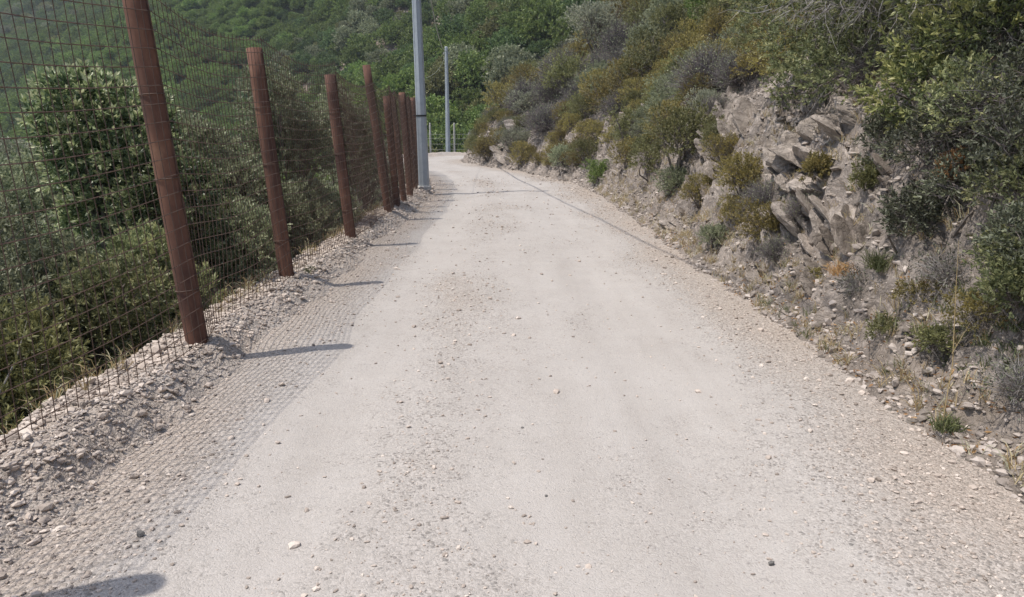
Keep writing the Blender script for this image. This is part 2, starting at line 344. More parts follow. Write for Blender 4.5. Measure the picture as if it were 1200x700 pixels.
M['arbutus'] = leaf_mat('dark_leaves_with_pale_tips', [(.012, .02, .009), (.022, .034, .014), (.042, .06, .025), (.13, .15, .07), (.22, .24, .13)], rough=.4, spec=.5)
M['phillyrea'] = leaf_mat('olive_dark_leaves_with_yellow_tips', [(.024, .032, .014), (.045, .057, .022), (.08, .095, .036), (.15, .158, .058), (.22, .21, .085)], rough=.45)
M['finedark'] = leaf_mat('small_dull_green_leaves', [(.03, .036, .018), (.054, .063, .029), (.088, .097, .045), (.135, .138, .065), (.2, .19, .095)])
M['shadebrush'] = leaf_mat('shade_dark_dead_brush', [(.018, .019, .013), (.03, .032, .02), (.045, .048, .03), (.075, .078, .045)], transl=.1)  # dead-brush colour, darkened to stand in for deep shade under the tree
M['dry'] = leaf_mat('dry_straw', [(.12, .085, .04), (.22, .165, .085), (.32, .26, .15)], transl=.3)
M['russet'] = leaf_mat('russet_leaves', [(.09, .05, .025), (.16, .09, .04), (.22, .135, .06)])
M['grass'] = leaf_mat('green_grass', [(.035, .042, .018), (.055, .065, .027), (.09, .095, .042)], transl=.3)
M['flower'] = leaf_mat('pale_pink_petals', [(.5, .35, .38), (.7, .6, .6)], transl=.3)
M['yellowflower'] = leaf_mat('yellow_petals', [(.6, .45, .04), (.7, .55, .08)], transl=.3)

# ------------------------------------------------------------------ ground shape
def curve(pts, n=14):
    P = np.array([(2 * pts[0][0] - pts[1][0], 2 * pts[0][1] - pts[1][1])] + list(pts) + [(2 * pts[-1][0] - pts[-2][0], 2 * pts[-1][1] - pts[-2][1])], float)
    out = []
    for i in range(1, len(P) - 2):
        p0, p1, p2, p3 = P[i - 1], P[i], P[i + 1], P[i + 2]
        for k in range(n):
            t = k / n
            out.append(.5 * ((2 * p1) + (-p0 + p2) * t + (2 * p0 - 5 * p1 + 4 * p2 - p3) * t * t + (-p0 + 3 * p1 - 3 * p2 + p3) * t ** 3))
    out.append(P[-2]); return np.array(out)
RE = curve([(2.12, -30), (2.12, -10), (2.13, 0), (2.03, 7), (2.03, 15), (1.85, 19), (1.2, 22.5), (0, 26.7), (-1.2, 30), (-2.1, 32.8), (-2.3, 34.8), (-1.6, 36.6), (.5, 37.8), (4, 38.4), (15, 38.6), (45, 38.6)], 7)
LE = curve([(-1.88, -30), (-1.88, -8), (-1.88, 2), (-1.88, 8), (-1.9, 14), (-1.95, 18), (-2.5, 22), (-3.6, 26.5), (-4.8, 30.5), (-5.5, 34), (-5.4, 37.5), (-4.4, 40), (-2, 41.8), (2, 42.6), (15, 42.8), (45, 42.8)], 7)
def sdist(poly, x, y):
    """signed distance, positive to the right of the travelled line"""
    x = np.asarray(x, float); y = np.asarray(y, float); sh = x.shape; x = x.ravel(); y = y.ravel()
    best = np.full(x.shape, 1e9); sg = np.ones(x.shape)
    for a, b in zip(poly[:-1], poly[1:]):
        d = b - a; l2 = (d ** 2).sum()
        t = np.clip(((x - a[0]) * d[0] + (y - a[1]) * d[1]) / l2, 0, 1)
        ex = x - a[0] - t * d[0]; ey = y - a[1] - t * d[1]
        q = ex * ex + ey * ey; m = q < best
        best = np.where(m, q, best); sg = np.where(m, np.sign(d[1] * (x - a[0]) - d[0] * (y - a[1])), sg)
    return (np.sqrt(best) * sg).reshape(sh)
def edge_w(x, y, s): return .07 * noise(x * 1.1, y * 1.1, 0, s) + .06 * noise(x * 4, y * 4, 0, s + 1) + .03 * noise(x * 13, y * 13, 0, s + 2)

def bank_z(x, y, d=None, detail=True):
    x = np.asarray(x, float); y = np.asarray(y, float)
    if d is None: d = sdist(RE, x, y)
    dd = d + edge_w(x, y, 5)
    near = 1 - sstep(14, 24, y)
    w1 = .98 + .28 * noise(y * .35 + x * .1, 3.3, 0, 9)           # top of cut
    hcut = (1.5 * near + 1.15 * (1 - near)) * (1 + .25 * noise(y * .5, x * .2, 0, 11))
    z = .10 * sstep(0, .3, dd) + hcut * sstep(.12, w1, dd) * .85 + .15 * hcut * np.clip(dd / w1, 0, 1)
    z = z + .78 * np.maximum(dd - w1 * .9, 0) * (1 + .12 * noise(x * .2, y * .2, 0, 13))
    z = np.where(dd < 0, -.03 + .35 * np.maximum(dd, -1.0), z)
    z = z + sstep(1.5, 5, dd) * .5 * fbm(x * .3, y * .3, 0, 21, 3)
    if detail:
        m = sstep(.05, .5, dd); far = 1 - .35 * sstep(2.5, 4, dd)
        u = (z * 1.0 + x * .8); wy = y + .5 * z + .25 * fbm(x * 1.5, y * 1.5, 0, 31, 3); wu = u + .25 * fbm(x * 1.5, y * 1.5, 9, 33, 3)
        rk = .8 + .5 * noise(x * .8, y * .8, 0, 51)
        z = z + m * far * .18 * fbm(x * .9, y * .9, 0, 35, 3)
        c1, e1 = cellular(wy * 1.5, wu * 2.4, 41); z = z + m * far * rk * (.26 * c1 - .07 * (1 - sstep(0, .10, e1)))
        c2, e2 = cellular(wy * 4.5 + 7, wu * 8, 45); z = z + m * far * (.12 * c2 - .03 * (1 - sstep(0, .12, e2)))
        c3, e3 = cellular(wy * 12 + 3, wu * 16, 47); z = z + m * .028 * c3
        z = z + m * .02 * fbm(x * 14, y * 14, z * 9, 61, 3)
    return z
def left_z(x, y, d=None, detail=True):
    x = np.asarray(x, float); y = np.asarray(y, float)
    if d is None: d = -sdist(LE, x, y)
    dd = d + edge_w(x, y, 6)
    wide = .42 + .25 * sstep(13, 17, y) * (1 - sstep(24, 28, y))
    crest = .135 * (1 + .35 * noise(x * .7, y * .9, 0, 15))
    z = -.03 + (crest + .03) * sstep(-.22, .2, dd)
    e = np.maximum(dd - wide, 0)
    z = z - .85 * np.minimum(e, 2.2) - .38 * np.clip(e - 2.2, 0, 9)
    if detail:
        z = z + sstep(-.3, 0, dd) * (.018 * fbm(x * 7, y * 7, 0, 81, 3)) + sstep(.8, 2, dd) * .25 * fbm(x * .8, y * .8, 0, 91, 3)
    return z
def hill_bare(x, y): return noise(x * .045, y * .045, 0, 401) + .4 * noise(x * .2, y * .2, 0, 402) + 0.8 * np.exp(-((x + 10) ** 2 + (y - 95) ** 2 * .4) / 60.) + 0.6 * np.exp(-((x + 2.5) ** 2 + (y - 84) ** 2 * .3) / 22.) + 0.7 * np.exp(-((x + 84) ** 2 + (y - 150) ** 2) / 90.)
def hill_z(x, y):
    x = np.asarray(x, float); y = np.asarray(y, float)
    s = .58 * x + .815 * (y - 50)
    s2 = s + 6 * noise(x * .03, y * .03, 0, 101)
    z = -6 + .74 * np.where(s2 > 0, s2, .1 * s2) + sstep(0, 25, s) * (4.5 * noise(x * .022, y * .022, 0, 103) + 1.6 * noise(x * .07, y * .07, 0, 104) + .5 * noise(x * .2, y * .2, 0, 105))
    return z
def H(x, y):
    """height of whatever ground is at x, y"""
    x = np.asarray(x, float); y = np.asarray(y, float)
    dr = sdist(RE, x, y); dl = -sdist(LE, x, y)
    z = np.where(dr > 0, bank_z(x, y, dr), np.where(dl > 0, left_z(x, y, dl), 0))
    return np.where(dr > 0, z, np.maximum(z, hill_z(x, y)))
def ray(px, py, far=60, near=1.5):
    """first ground point met by a line of sight of the photograph (to stand things on the ground)"""
    th = R(PITCH); v = 350 - py; u = px - 600
    f = FPX * math.cos(th) + v * math.sin(th); up = -FPX * math.sin(th) + v * math.cos(th)
    Y = np.linspace(near, far, 4000); X = Y * u / f; Z = EYE + Y * up / f
    hit = np.nonzero(H(X, Y) > Z)[0]
    i = hit[0] if len(hit) else len(Y) - 1
    return float(X[i]), float(Y[i]), float(Z[i])
def at(px, py, Y):
    th = R(PITCH); v = 350 - py; u = px - 600
    f = FPX * math.cos(th) + v * math.sin(th); up = -FPX * math.sin(th) + v * math.cos(th)
    return (Y * u / f, Y, EYE + Y * up / f)

def steps(*seg):
    out = []
    for a, b, s in seg: out.append(np.arange(a, b - 1e-6, s))
    out.append(np.array([seg[-1][1]])); return np.concatenate(out)
def grid(name, xs, ys, zf, keep, mat, attrs=None, kind='structure'):
    X, Y = np.meshgrid(xs, ys); Z = zf(X, Y)
    nx = len(xs); i = (np.arange(len(ys) - 1)[:, None] * nx + np.arange(nx - 1)[None]).ravel()
    Q = np.stack([i, i + 1, i + nx + 1, i + nx], -1)
    if keep is not None:
        K = keep(X, Y).ravel(); Q = Q[K[Q].all(1)]
    V = np.stack([X, Y, Z], -1).reshape(-1, 3)
    used = np.zeros(len(V), bool); used[Q.ravel()] = True; remap = np.cumsum(used) - 1
    at_ = {k: f(X, Y, Z).ravel()[used] for k, f in (attrs or {}).items()}
    o = mk(name, V[used], remap[Q], None, mat, smooth=True, vattr=at_); tag(o, kind=kind); return o

# road
def gravelness(X, Y, Z=None):
    dr = -sdist(RE, X, Y); dl = sdist(LE, X, Y)          # inside: positive
    g = .75 * (1 - sstep(.0, .75, dl)) + .55 * (1 - sstep(0, 1.0, dr))
    g = g + .12 * np.exp(-((dl - 1.45) / .3) ** 2) - .18 * np.exp(-((dl - .95) / .22) ** 2) - .25 * np.exp(-((dr - 1.4) / .45) ** 2)
    g = g + .22 * fbm(X * 1.6, Y * .7, 0, 121, 4)
    return np.clip(g, -.3, 1)
def road_z(X, Y):
    dr = -sdist(RE, X, Y); dl = sdist(LE, X, Y)
    z = .02 * fbm(X * .6, Y * .4, 0, 131, 3) + .004 * fbm(X * 6, Y * 6, 0, 133, 3)
    z = z - .02 * np.exp(-((dl - .95) / .3) ** 2) - .02 * np.exp(-((dr - 1.2) / .3) ** 2)
    return z
ysr = steps((-30, 0, .5), (0, 1.6, .1), (1.6, 9, .04), (9, 20, .08), (20, 45, .15))
grid('road', steps((-6, -2.2, .12), (-2.2, 2.3, .045), (2.3, 45, .5)), ysr, road_z,
     lambda X, Y: (sdist(RE, X, Y) < .25) & (sdist(LE, X, Y) > -.25), M['road'], {'gv': gravelness})
# bank on the right
grid('bank', steps((-3, 1.7, .12), (1.7, 5.6, .035), (5.6, 14, .11), (14, 60, .6)),
     steps((-16, 0, .4), (0, 12, .035), (12, 20, .06), (20, 38.5, .1)), bank_z,
     lambda X, Y: sdist(RE, X, Y) > -.25, M['bank'],
     {'soil': lambda X, Y, Z: np.clip(.12 + .5 * sstep(1.6, 3.5, sdist(RE, X, Y)) + .12 * (1 - sstep(3.5, 6.5, Y)) + .25 * (1 - sstep(.1, .5, sdist(RE, X, Y))), 0, 1)})
# gravel shoulder and slope on the left
grid('verge', steps((-120, -30, 4), (-30, -8, .8), (-8, -3.2, .12), (-3.2, -1.6, .035), (-1.6, 4, .2), (4, 60, 2)),
     steps((-20, 1, .3), (1, 14, .045), (14, 46, .12), (46, 70, 1.5)), left_z,
     lambda X, Y: sdist(LE, X, Y) < .42, M['road'], {'gv': lambda X, Y, Z: .5 + .25 * fbm(X * 2, Y * 2, 0, 141, 3)})
# brown leaf soil lies over the slope beyond the gravel
grid('slope', steps((-120, -30, 4), (-30, -8, .8), (-8, -2.0, .12), (-2.0, 4, .2), (4, 60, 2)),
     steps((-20, 1, .3), (1, 46, .12), (46, 70, 1.5)), lambda X, Y: left_z(X, Y) + .02 + .03 * noise(X * 3, Y * 3, 0, 7),
     lambda X, Y: -sdist(LE, X, Y) > .62 + .2 * noise(X * 2, Y * 2, 0, 8), M['soil'], {'soil': lambda X, Y, Z: .5 + 0 * X})
grid('hillside', steps((-420, -160, 6), (-160, 60, 2), (60, 220, 5)), steps((44, 120, 1.6), (120, 240, 3), (240, 620, 8)), hill_z, None, M['hill'],
     {'soil': lambda X, Y, Z: 1 - .85 * sstep(.5, .75, hill_bare(X, Y))})

# ------------------------------------------------------------------ air
hm, ht = new_mat('haze_air'); pv = N(ht, 'ShaderNodeVolumePrincipled'); pv.inputs['Color'].default_value = (.80, .88, 1, 1); pv.inputs['Density'].default_value = HAZE
pv.inputs['Anisotropy'].default_value = .2
ho = N(ht, 'ShaderNodeOutputMaterial'); ht.links.new(pv.outputs[0], ho.inputs['Volume'])
a, b = np.array([-430., -70, -42]), np.array([230., 630, 330])
hv = [(x_, y_, z_) for x_ in (a[0], b[0]) for y_ in (a[1], b[1]) for z_ in (a[2], b[2])]
tag(mk('haze', hv, [(0, 1, 3, 2), (4, 6, 7, 5), (0, 4, 5, 1), (2, 3, 7, 6), (0, 2, 6, 4), (1, 5, 7, 3)], None, hm), 'thin bluish air between the road and the far hillside', 'haze', kind='stuff')

# ------------------------------------------------------------------ stones
ICO_V = None
def ico():
    global ICO_V, ICO_F
    if ICO_V is None:
        t = (1 + 5 ** .5) / 2
        ICO_V = unit(np.array([(-1, t, 0), (1, t, 0), (-1, -t, 0), (1, -t, 0), (0, -1, t), (0, 1, t), (0, -1, -t), (0, 1, -t), (t, 0, -1), (t, 0, 1), (-t, 0, -1), (-t, 0, 1)], float))
        ICO_F = np.array([(0, 11, 5), (0, 5, 1), (0, 1, 7), (0, 7, 10), (0, 10, 11), (1, 5, 9), (5, 11, 4), (11, 10, 2), (10, 7, 6), (7, 1, 8), (3, 9, 4), (3, 4, 2), (3, 2, 6), (3, 6, 8), (3, 8, 9), (4, 9, 5), (2, 4, 11), (6, 2, 10), (8, 6, 7), (9, 8, 1)])
    return ICO_V, ICO_F
def stones(name, P, S, rng, mat, flat=.55, sink=.25, parent=None):
    """angular chips, one mesh"""
    V0, F0 = ico(); n = len(P)
    V = V0[None] * (1 + rng.uniform(-.38, .28, (n, 12, 1)))
    V = np.sign(V) * np.abs(V) ** .8
    V = V * np.stack([rng.uniform(.7, 1.35, n), rng.uniform(.5, 1, n), rng.uniform(flat * .6, flat * 1.3, n)], -1)[:, None]
    # random rotation about z and small tilt
    a = rng.uniform(0, 6.283, n); c, s = np.cos(a), np.sin(a)
    tl = rng.normal(0, .35, n); ct, st = np.cos(tl), np.sin(tl)
    x, y, z = V[..., 0].copy(), V[..., 1].copy(), V[..., 2].copy()
    y, z = y * ct[:, None] - z * st[:, None], y * st[:, None] + z * ct[:, None]
    x, y = x * c[:, None] - y * s[:, None], x * s[:, None] + y * c[:, None]
    V = np.stack([x, y, z], -1) * (S * .5)[:, None, None]
    V = V + P[:, None]; V[..., 2] += (S * (.5 * flat - sink * .5))[:, None]
    F = F0[None] + (np.arange(n) * 12)[:, None, None]
    return mk(name, V.reshape(-1, 3), None, F.reshape(-1, 3), mat, parent, np.repeat(rng.random(n), 20))

rng = np.random.default_rng(7)
# gravel loose on the road, thicker towards the edges
n = 60000
y = 1.7 + 22 * rng.random(n) ** 2.0; x = rng.uniform(-2.1, 2.45, n)
keep = rng.random(n) < np.clip(.16 + 1.0 * gravelness(x, y), .05, 1); x, y = x[keep], y[keep]
keep = (sdist(RE, x, y) < .32) & (sdist(LE, x, y) > -.1); x, y = x[keep], y[keep]
S = np.clip(rng.lognormal(math.log(.0088), .5, len(x)), .004, .05) * (1 + y * .05)
tag(stones('gravel', np.stack([x, y, np.maximum(road_z(x, y), bank_z(x, y))], -1), S, rng, M['stone']), 'loose grey gravel scattered over the pale dirt road', 'gravel', kind='stuff')
# coarse rubble on the left shoulder
n = 34000
y = 1.2 + 22 * rng.random(n) ** 1.8; d = rng.beta(2.2, 1.6, n) * .95 - .2
xe = np.interp(y, LE[:, 1], LE[:, 0]); x = xe - d
S = np.clip(rng.lognormal(math.log(.0145), .5, n), .006, .06) * (1 + y * .04)
tag(stones('rubble', np.stack([x, y, left_z(x, y)], -1), S, rng, M['stone'], sink=.2), 'coarse crushed stone heaped along the foot of the rusty fence', 'rubble', kind='stuff')
# rubble fallen down the bank
n = 26000
y = 1.8 + 33 * rng.random(n) ** 1.7; d = rng.random(n) ** 1.25 * 2.0 - .08
xe = np.interp(y, RE[:180, 1], RE[:180, 0]); x = xe + d
db = sdist(RE, x, y); k = (db > -.12) & (rng.random(n) < (.35 + .65 * sstep(-.3, .3, noise(x * 1.5, y * 1.5, 0, 201)))); x, y, db = x[k], y[k], db[k]
S = np.clip(rng.lognormal(math.log(.026), .5, len(x)), .01, .085) * (1 + y * .035)
tag(stones('scree', np.stack([x, y, bank_z(x, y)], -1), S, rng, M['scree'], sink=.45), 'broken rock and scree lying on the cut face of the bank', 'scree', kind='stuff')

# single stones one can point at
def lone(px, py, s, mat, label, sd):
    r = np.random.default_rng(sd); x, y, z = ray(px, py)
    o = stones('stone', np.array([[0, 0, 0.0]]), np.array([s]), r, mat, flat=.6, sink=.15); o.location = (x, y, z)
    tag(o, label, 'stone')
lone(612, 502, .02, M['stone_dark'], 'small dark stone alone in the middle of the road', 1)
lone(640, 582, .018, M['stone_dark'], 'small dark stone lying on the smooth track nearest the camera', 2)
lone(690, 666, .03, M['stone'], 'flat pale stone on the road at the lower edge of the picture', 3)
lone(202, 430, .03, M['stone_dark'], 'dark pebble on the road in the net shadow beside the nearest post', 4)
lone(330, 452, .04, M['stone'], 'grey flat stone on the road right of the mesh shadow', 5)
lone(165, 628, .035, M['stone_dark'], 'dark flat stone on the road just above the lower left post shadow', 6)
lone(1010, 463, .06, M['stone'], 'pale block at the edge of the road under the cut bank', 7)
lone(184, 416, .11, M['stone'], 'brown block on the berm just left of the nearest rusty post', 8)
lone(904, 662, .026, M['stone_dark'], 'dark chip on the road towards the lower right corner', 9)

# ------------------------------------------------------------------ rock outcrops
def sphere(sub):
    V, F = ico(); V = V.copy(); F = F.copy()
    for _ in range(sub):
        e = {}; nF = []; VL = list(map(tuple, V))
        def mid(a, b):
            k = (min(a, b), max(a, b))
            if k not in e:
                p = np.array(VL[a]) + np.array(VL[b]); p /= np.linalg.norm(p); VL.append(tuple(p)); e[k] = len(VL) - 1
            return e[k]
        for a, b, c in F:
            ab, bc, ca = mid(a, b), mid(b, c), mid(c, a); nF += [(a, ab, ca), (b, bc, ab), (c, ca, bc), (ab, bc, ca)]
        V = np.array(VL); F = np.array(nF)
    return V, F
SPH3 = sphere(3)
def crag(g, c, size, rng, rot, tint):
    V, F = SPH3
    k = rng.integers(9, 15); Nn = unit(rng.normal(size=(k, 3))); Dd = rng.uniform(.5, .95, k)
    Nn = np.concatenate([Nn, np.array([[0, 0, 1.], [0, 0, -1.]])]); Dd = np.concatenate([Dd, [.7, .7]])
    dots = V @ Nn.T; r = np.where(dots > .05, Dd[None] / np.maximum(dots, .05), 9).min(1)
    P = V * np.minimum(r, 1.25)[:, None]
    P = P * (1 + .05 * noise(P[:, 0] * 5, P[:, 1] * 5, P[:, 2] * 5 + rng.random() * 50, 3)[:, None])
    st = P[:, 2] * 5 + rng.random(); P[:, :2] *= (1 + .03 * ((st - np.floor(st)) - .5))[:, None]
    P = P * np.array(size) * .5
    g.add(P @ rot.T + np.array(c), None, F, tt=tint)
def rotm(ax, ay, az):
    from mathutils import Euler
    return np.array(Euler((ax, ay, az)).to_matrix())
def outcrop(px, py, w, h, nrock, label, sd, mat='rock', tilt=(.5, .35, .3), s=(.5, .3, .12), Y=None):
    r = np.random.default_rng(sd); x0, y0, z0 = ray(px, py) if Y is None else at(px, py, Y)
    g = Geo()
    nrock = int(nrock * 1.8) if s[2] < .2 else nrock
    for i in range(nrock):
        oy = r.uniform(-w, w); oz = r.uniform(-h, h)
        yy = y0 + oy; xx = x0 + oz * .6 + r.uniform(-.03, .06)
        zz = float(bank_z(xx, yy)) ; f = r.uniform(.55, 1.25)
        rot = rotm(tilt[0] + r.normal(0, .1), tilt[1] + r.normal(0, .1), tilt[2] + r.normal(0, .25))
        crag(g, (xx - x0 + .09, yy - y0, zz - z0 - .06 * s[0] / .5), (s[0] * f * 1.1, s[1] * f * 1.3, s[2] * f * r.uniform(.5, 1.2)), r, rot, r.random())
    o = g.build('rock_outcrop', M[mat]); o.location = (x0, y0, z0); tag(o, label, 'rock'); return o
outcrop(985, 218, .3, .15, 4, 'smooth pale boulder face set in the bank under the dark overhanging shrub', 11, s=(.42, .36, .24), tilt=(.3, -.5, .2))
outcrop(945, 180, .75, .28, 16, 'large fractured outcrop of pale schist at the top of the cut', 12, s=(.55, .42, .16))
outcrop(850, 165, 1.0, .4, 22, 'pale rock ledge of thin tilted slabs left of the big outcrop', 13, s=(.6, .35, .10), tilt=(.7, .5, .4))
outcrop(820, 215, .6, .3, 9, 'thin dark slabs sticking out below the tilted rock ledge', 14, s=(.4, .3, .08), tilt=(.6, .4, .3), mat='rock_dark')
outcrop(770, 132, 1.0, .3, 8, 'small pale rock ledge among ochre shrubs high on the bank', 15, s=(.8, .5, .2))
outcrop(930, 275, .5, .3, 14, 'steep dark fractured slabs below the big pale outcrop', 16, s=(.46, .36, .12), tilt=(.6, .4, .4))
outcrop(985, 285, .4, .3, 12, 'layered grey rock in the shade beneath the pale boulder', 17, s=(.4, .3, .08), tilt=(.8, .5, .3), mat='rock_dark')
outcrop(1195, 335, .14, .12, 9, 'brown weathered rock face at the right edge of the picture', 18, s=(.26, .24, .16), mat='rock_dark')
outcrop(600, 165, .6, .2, 9, 'pale rock patch low on the bank by the far bend', 19, s=(.8, .6, .35))
outcrop(590, 172, 1.0, .1, 12, 'row of pale rocks at the foot of the bank by the bend', 20, s=(.8, .5, .3))
outcrop(730, 195, .7, .18, 16, 'low pale rocks along the cut above the middle of the road', 21, s=(.5, .4, .18))
outcrop(780, 265, .42, .15, 16, 'pinkish rubble ledge at the foot of the bank opposite the posts', 22, s=(.34, .26, .11))
outcrop(870, 330, .22, .12, 9, 'low crumbling ledge by the road edge below the ochre shrub', 23, s=(.26, .2, .10))
outcrop(665, 200, .8, .15, 15, 'low rock wall along the road between the bend and the ledge', 24, s=(.55, .4, .25))

# ------------------------------------------------------------------ plants
def foliage(g, rng, lobes, ncl, per, leaf, twig=.12, up=.4, tipw=.5, depth=.35, aspect=.42, spread=.75, noisy=.18):
    """lobes: (cx,cy,cz,rx,ry,rz). clusters of leaves on short shoots near the lobes' surfaces"""
    L = np.array(lobes); wts = (L[:, 3] * L[:, 4] + L[:, 5] * L[:, 3]); wts = wts / wts.sum()
    k = rng.choice(len(L), ncl, p=wts)
    v = unit(rng.normal(size=(ncl, 3))); v[:, 2] = np.where(v[:, 2] < -.55, -v[:, 2], v[:, 2])
    rad = 1 - depth * rng.random(ncl) ** 1.6 + noisy * fbm(v[:, 0] * 2.4 + k, v[:, 1] * 2.4, v[:, 2] * 2.4, 3, 2)
    P = L[k, :3] + v * L[k, 3:] * rad[:, None]
    D = unit(v + np.array([0, 0, up]) + rng.normal(size=(ncl, 3)) * .35)
    ctint = np.clip(.5 * rng.random(ncl) + .35 * (noise(P[:, 0] * 3, P[:, 1] * 3, P[:, 2] * 3, 5) * .5 + .5) , 0, 1)
    # leaves
    s = rng.random((ncl, per)); Pl = P[:, None] + D[:, None] * (s * twig)[..., None]
    Dl = unit(D[:, None] * (.3 + s[..., None] * .8) + unit(rng.normal(size=(ncl, per, 3))) * spread)
    tint = np.clip(ctint[:, None] + .28 * (s ** 3) * tipw * 2 + rng.normal(0, .08, (ncl, per)), 0, 1)
    n = ncl * per
    leafquads(g, Pl.reshape(-1, 3), Dl.reshape(-1, 3), leaf * rng.uniform(.65, 1.25, n), leaf * aspect * rng.uniform(.75, 1.2, n), rng, tint.ravel())
    return P, D
def rand_lobes(rng, n, R_, Hh, base=.25, lr=.5):
    out = []
    for i in range(n):
        a = rng.uniform(0, 6.283); q = math.sqrt(rng.random()) * (1 - lr * .75) * R_
        h = Hh * (base + (1 - base - lr * .35) * rng.random() * (1 - .5 * (q / R_) ** 2))
        r = R_ * lr * rng.uniform(.7, 1.15)
        out.append((math.cos(a) * q, math.sin(a) * q, h, r, r, r * rng.uniform(.65, .9)))
    out.append((0, 0, Hh * .45, R_ * .62, R_ * .62, Hh * .42)); return out
def stems(parent, rng, lobes, r0=.03, mat='bark', name='stems'):
    g = Geo()
    for c in lobes:
        b = np.array([rng.normal(0, .05), rng.normal(0, .05), -.15]); e = np.array(c[:3])
        m = (b + e) / 2 + rng.normal(0, .07, 3)
        tube(g, [b, b * .7 + m * .3 + rng.normal(0, .02, 3), m, (m + e) / 2 + rng.normal(0, .05, 3), e], [r0, r0 * .85, r0 * .65, r0 * .45, r0 * .2], 5)
        for j in range(4):
            d = unit(rng.normal(size=3) + np.array([0, 0, .5])) * c[3] * .8
            tube(g, [e * .75 + b * .25, e + d * .5 + rng.normal(0, .03, 3), e + d], [r0 * .35, r0 * .25, r0 * .08], 4)
    return g.build(name, M[mat], parent)
def shrub(name, mat, sd, R_=.8, Hh=1.2, nl=7, ncl=700, per=9, leaf=.06, twig=.12, extra_twigs=0, twigmat='purple_twig', lobes=None, **kw):
    r = np.random.default_rng(sd); root = empty(name)
    lobes = lobes or rand_lobes(r, nl, R_, Hh)
    g = Geo(); P, D = foliage(g, r, lobes, ncl, per, leaf, twig, **kw)
    g.build('foliage', M[mat], root)
    stems(root, r, lobes, r0=.028 * R_ / .8)
    if extra_twigs:
        g = Geo(); k = r.choice(len(P), extra_twigs); c = np.array([0, 0, Hh * .2])
        d = unit(P[k] - c + r.normal(0, .15, (extra_twigs, 3)))
        twigs(g, P[k] * .55 + c * .45, d, R_ * r.uniform(.4, .85, extra_twigs), .0045 * R_ / .8, r)
        g.build('twigs', M[twigmat], root)
    return root
def twigbush(name, sd, R_=.7, Hh=.9, n=900, mat='purple_twig', r_=.004, leafmat=None, nleaf=0, leaf=.04):
    r = np.random.default_rng(sd); root = empty(name); g = Geo()
    v = unit(r.normal(size=(n, 3))); v[:, 2] = abs(v[:, 2]) * 1.2 + .15; v = unit(v)
    L = r.uniform(.6, 1.0, n)
    P0 = v * np.array([R_, R_, Hh]) * (r.random(n) * .5)[:, None]
    p = twigs(g, P0, unit(v * np.array([R_, R_, Hh])), L * (R_ + Hh) * .5 * .8, r_, r, seg=4, wob=.22)
    e = p[:, 2]; k = r.choice(n, n * 2); twigs(g, p[k, 2], unit(unit(p[k, 4] - p[k, 2]) + r.normal(0, .5, (2 * n, 3))), r.uniform(.15, .4, 2 * n) * R_, r_ * .6, r, seg=2)
    g.build('twigs', M[mat], root)
    if leafmat:
        g = Geo(); k = r.choice(n, nleaf); s = r.random(nleaf)[:, None]; Pn = p[k, 3] * s + p[k, 4] * (1 - s) + r.normal(0, .03, (nleaf, 3))
        leafquads(g, Pn, unit(r.normal(size=(nleaf, 3)) + np.array([0, 0, .5])), leaf * r.uniform(.6, 1.2, nleaf), leaf * .4, r, r.random(nleaf))
        g.build('foliage', M[leafmat], root)
    return root

PROTO = {}
used = {}
def proto(k, f): PROTO[k] = f; used[k] = False
def place(k, loc, sc, label, cat, group=None, rz=None, rnd=random):
    """first use moves the thing itself, later ones copy it with its parts"""
    if not used[k]: o = PROTO[k]; used[k] = True
    else: o = copy_tree(PROTO[k])
    o.location = loc; o.rotation_euler = (0, 0, rnd.uniform(0, 6.28) if rz is None else rz)
    o.scale = (sc, sc, sc) if not hasattr(sc, '__len__') else sc
    if 'group' in o: del o['group']
    tag(o, label, cat, group); return o
# prototypes for the bank
for i in range(3): proto('ochre%d' % i, shrub('ochre_shrub', 'ochre', 30 + i, .7, 1.0, 7, 620, 11, .05, .13, extra_twigs=160))
for i in range(2): proto('olive%d' % i, shrub('olive_green_shrub', 'olive', 40 + i, .75, 1.05, 7, 650, 11, .05, .12, extra_twigs=60))
for i in range(2): proto('grey%d' % i, shrub('grey_green_shrub', 'grey', 50 + i, .75, 1.1, 7, 680, 11, .05, .13, extra_twigs=120))
for i in range(2): proto('green%d' % i, shrub('green_shrub', 'green', 60 + i, .85, 1.3, 8, 700, 11, .065, .13))
for i in range(2): proto('mauve%d' % i, twigbush('mauve_dry_shrub', 70 + i, .75, .8, 800, r_=.005, leafmat='grey', nleaf=1800, leaf=.04))
proto('silver0', shrub('silver_shrub', 'silver', 75, .8, 1.2, 8, 700, 12, .05, .13, extra_twigs=160))
# prototypes for the hill (coarser leaves)
for i, (mn, nm) in enumerate((('green', 'green_bush'), ('bright', 'light_green_bush'), ('deep', 'deep_green_bush'), ('olive', 'olive_bush'), ('grey', 'grey_bush'))):
    for j in range(2 if i < 3 else 1):
        proto('h_%s%d' % (mn, j), shrub(nm, mn, 80 + i * 3 + j, 1.6, 2.4, 11, 850, 9, .15, .26, noisy=.2, aspect=.65, depth=.35))
rnd = random.Random(5)

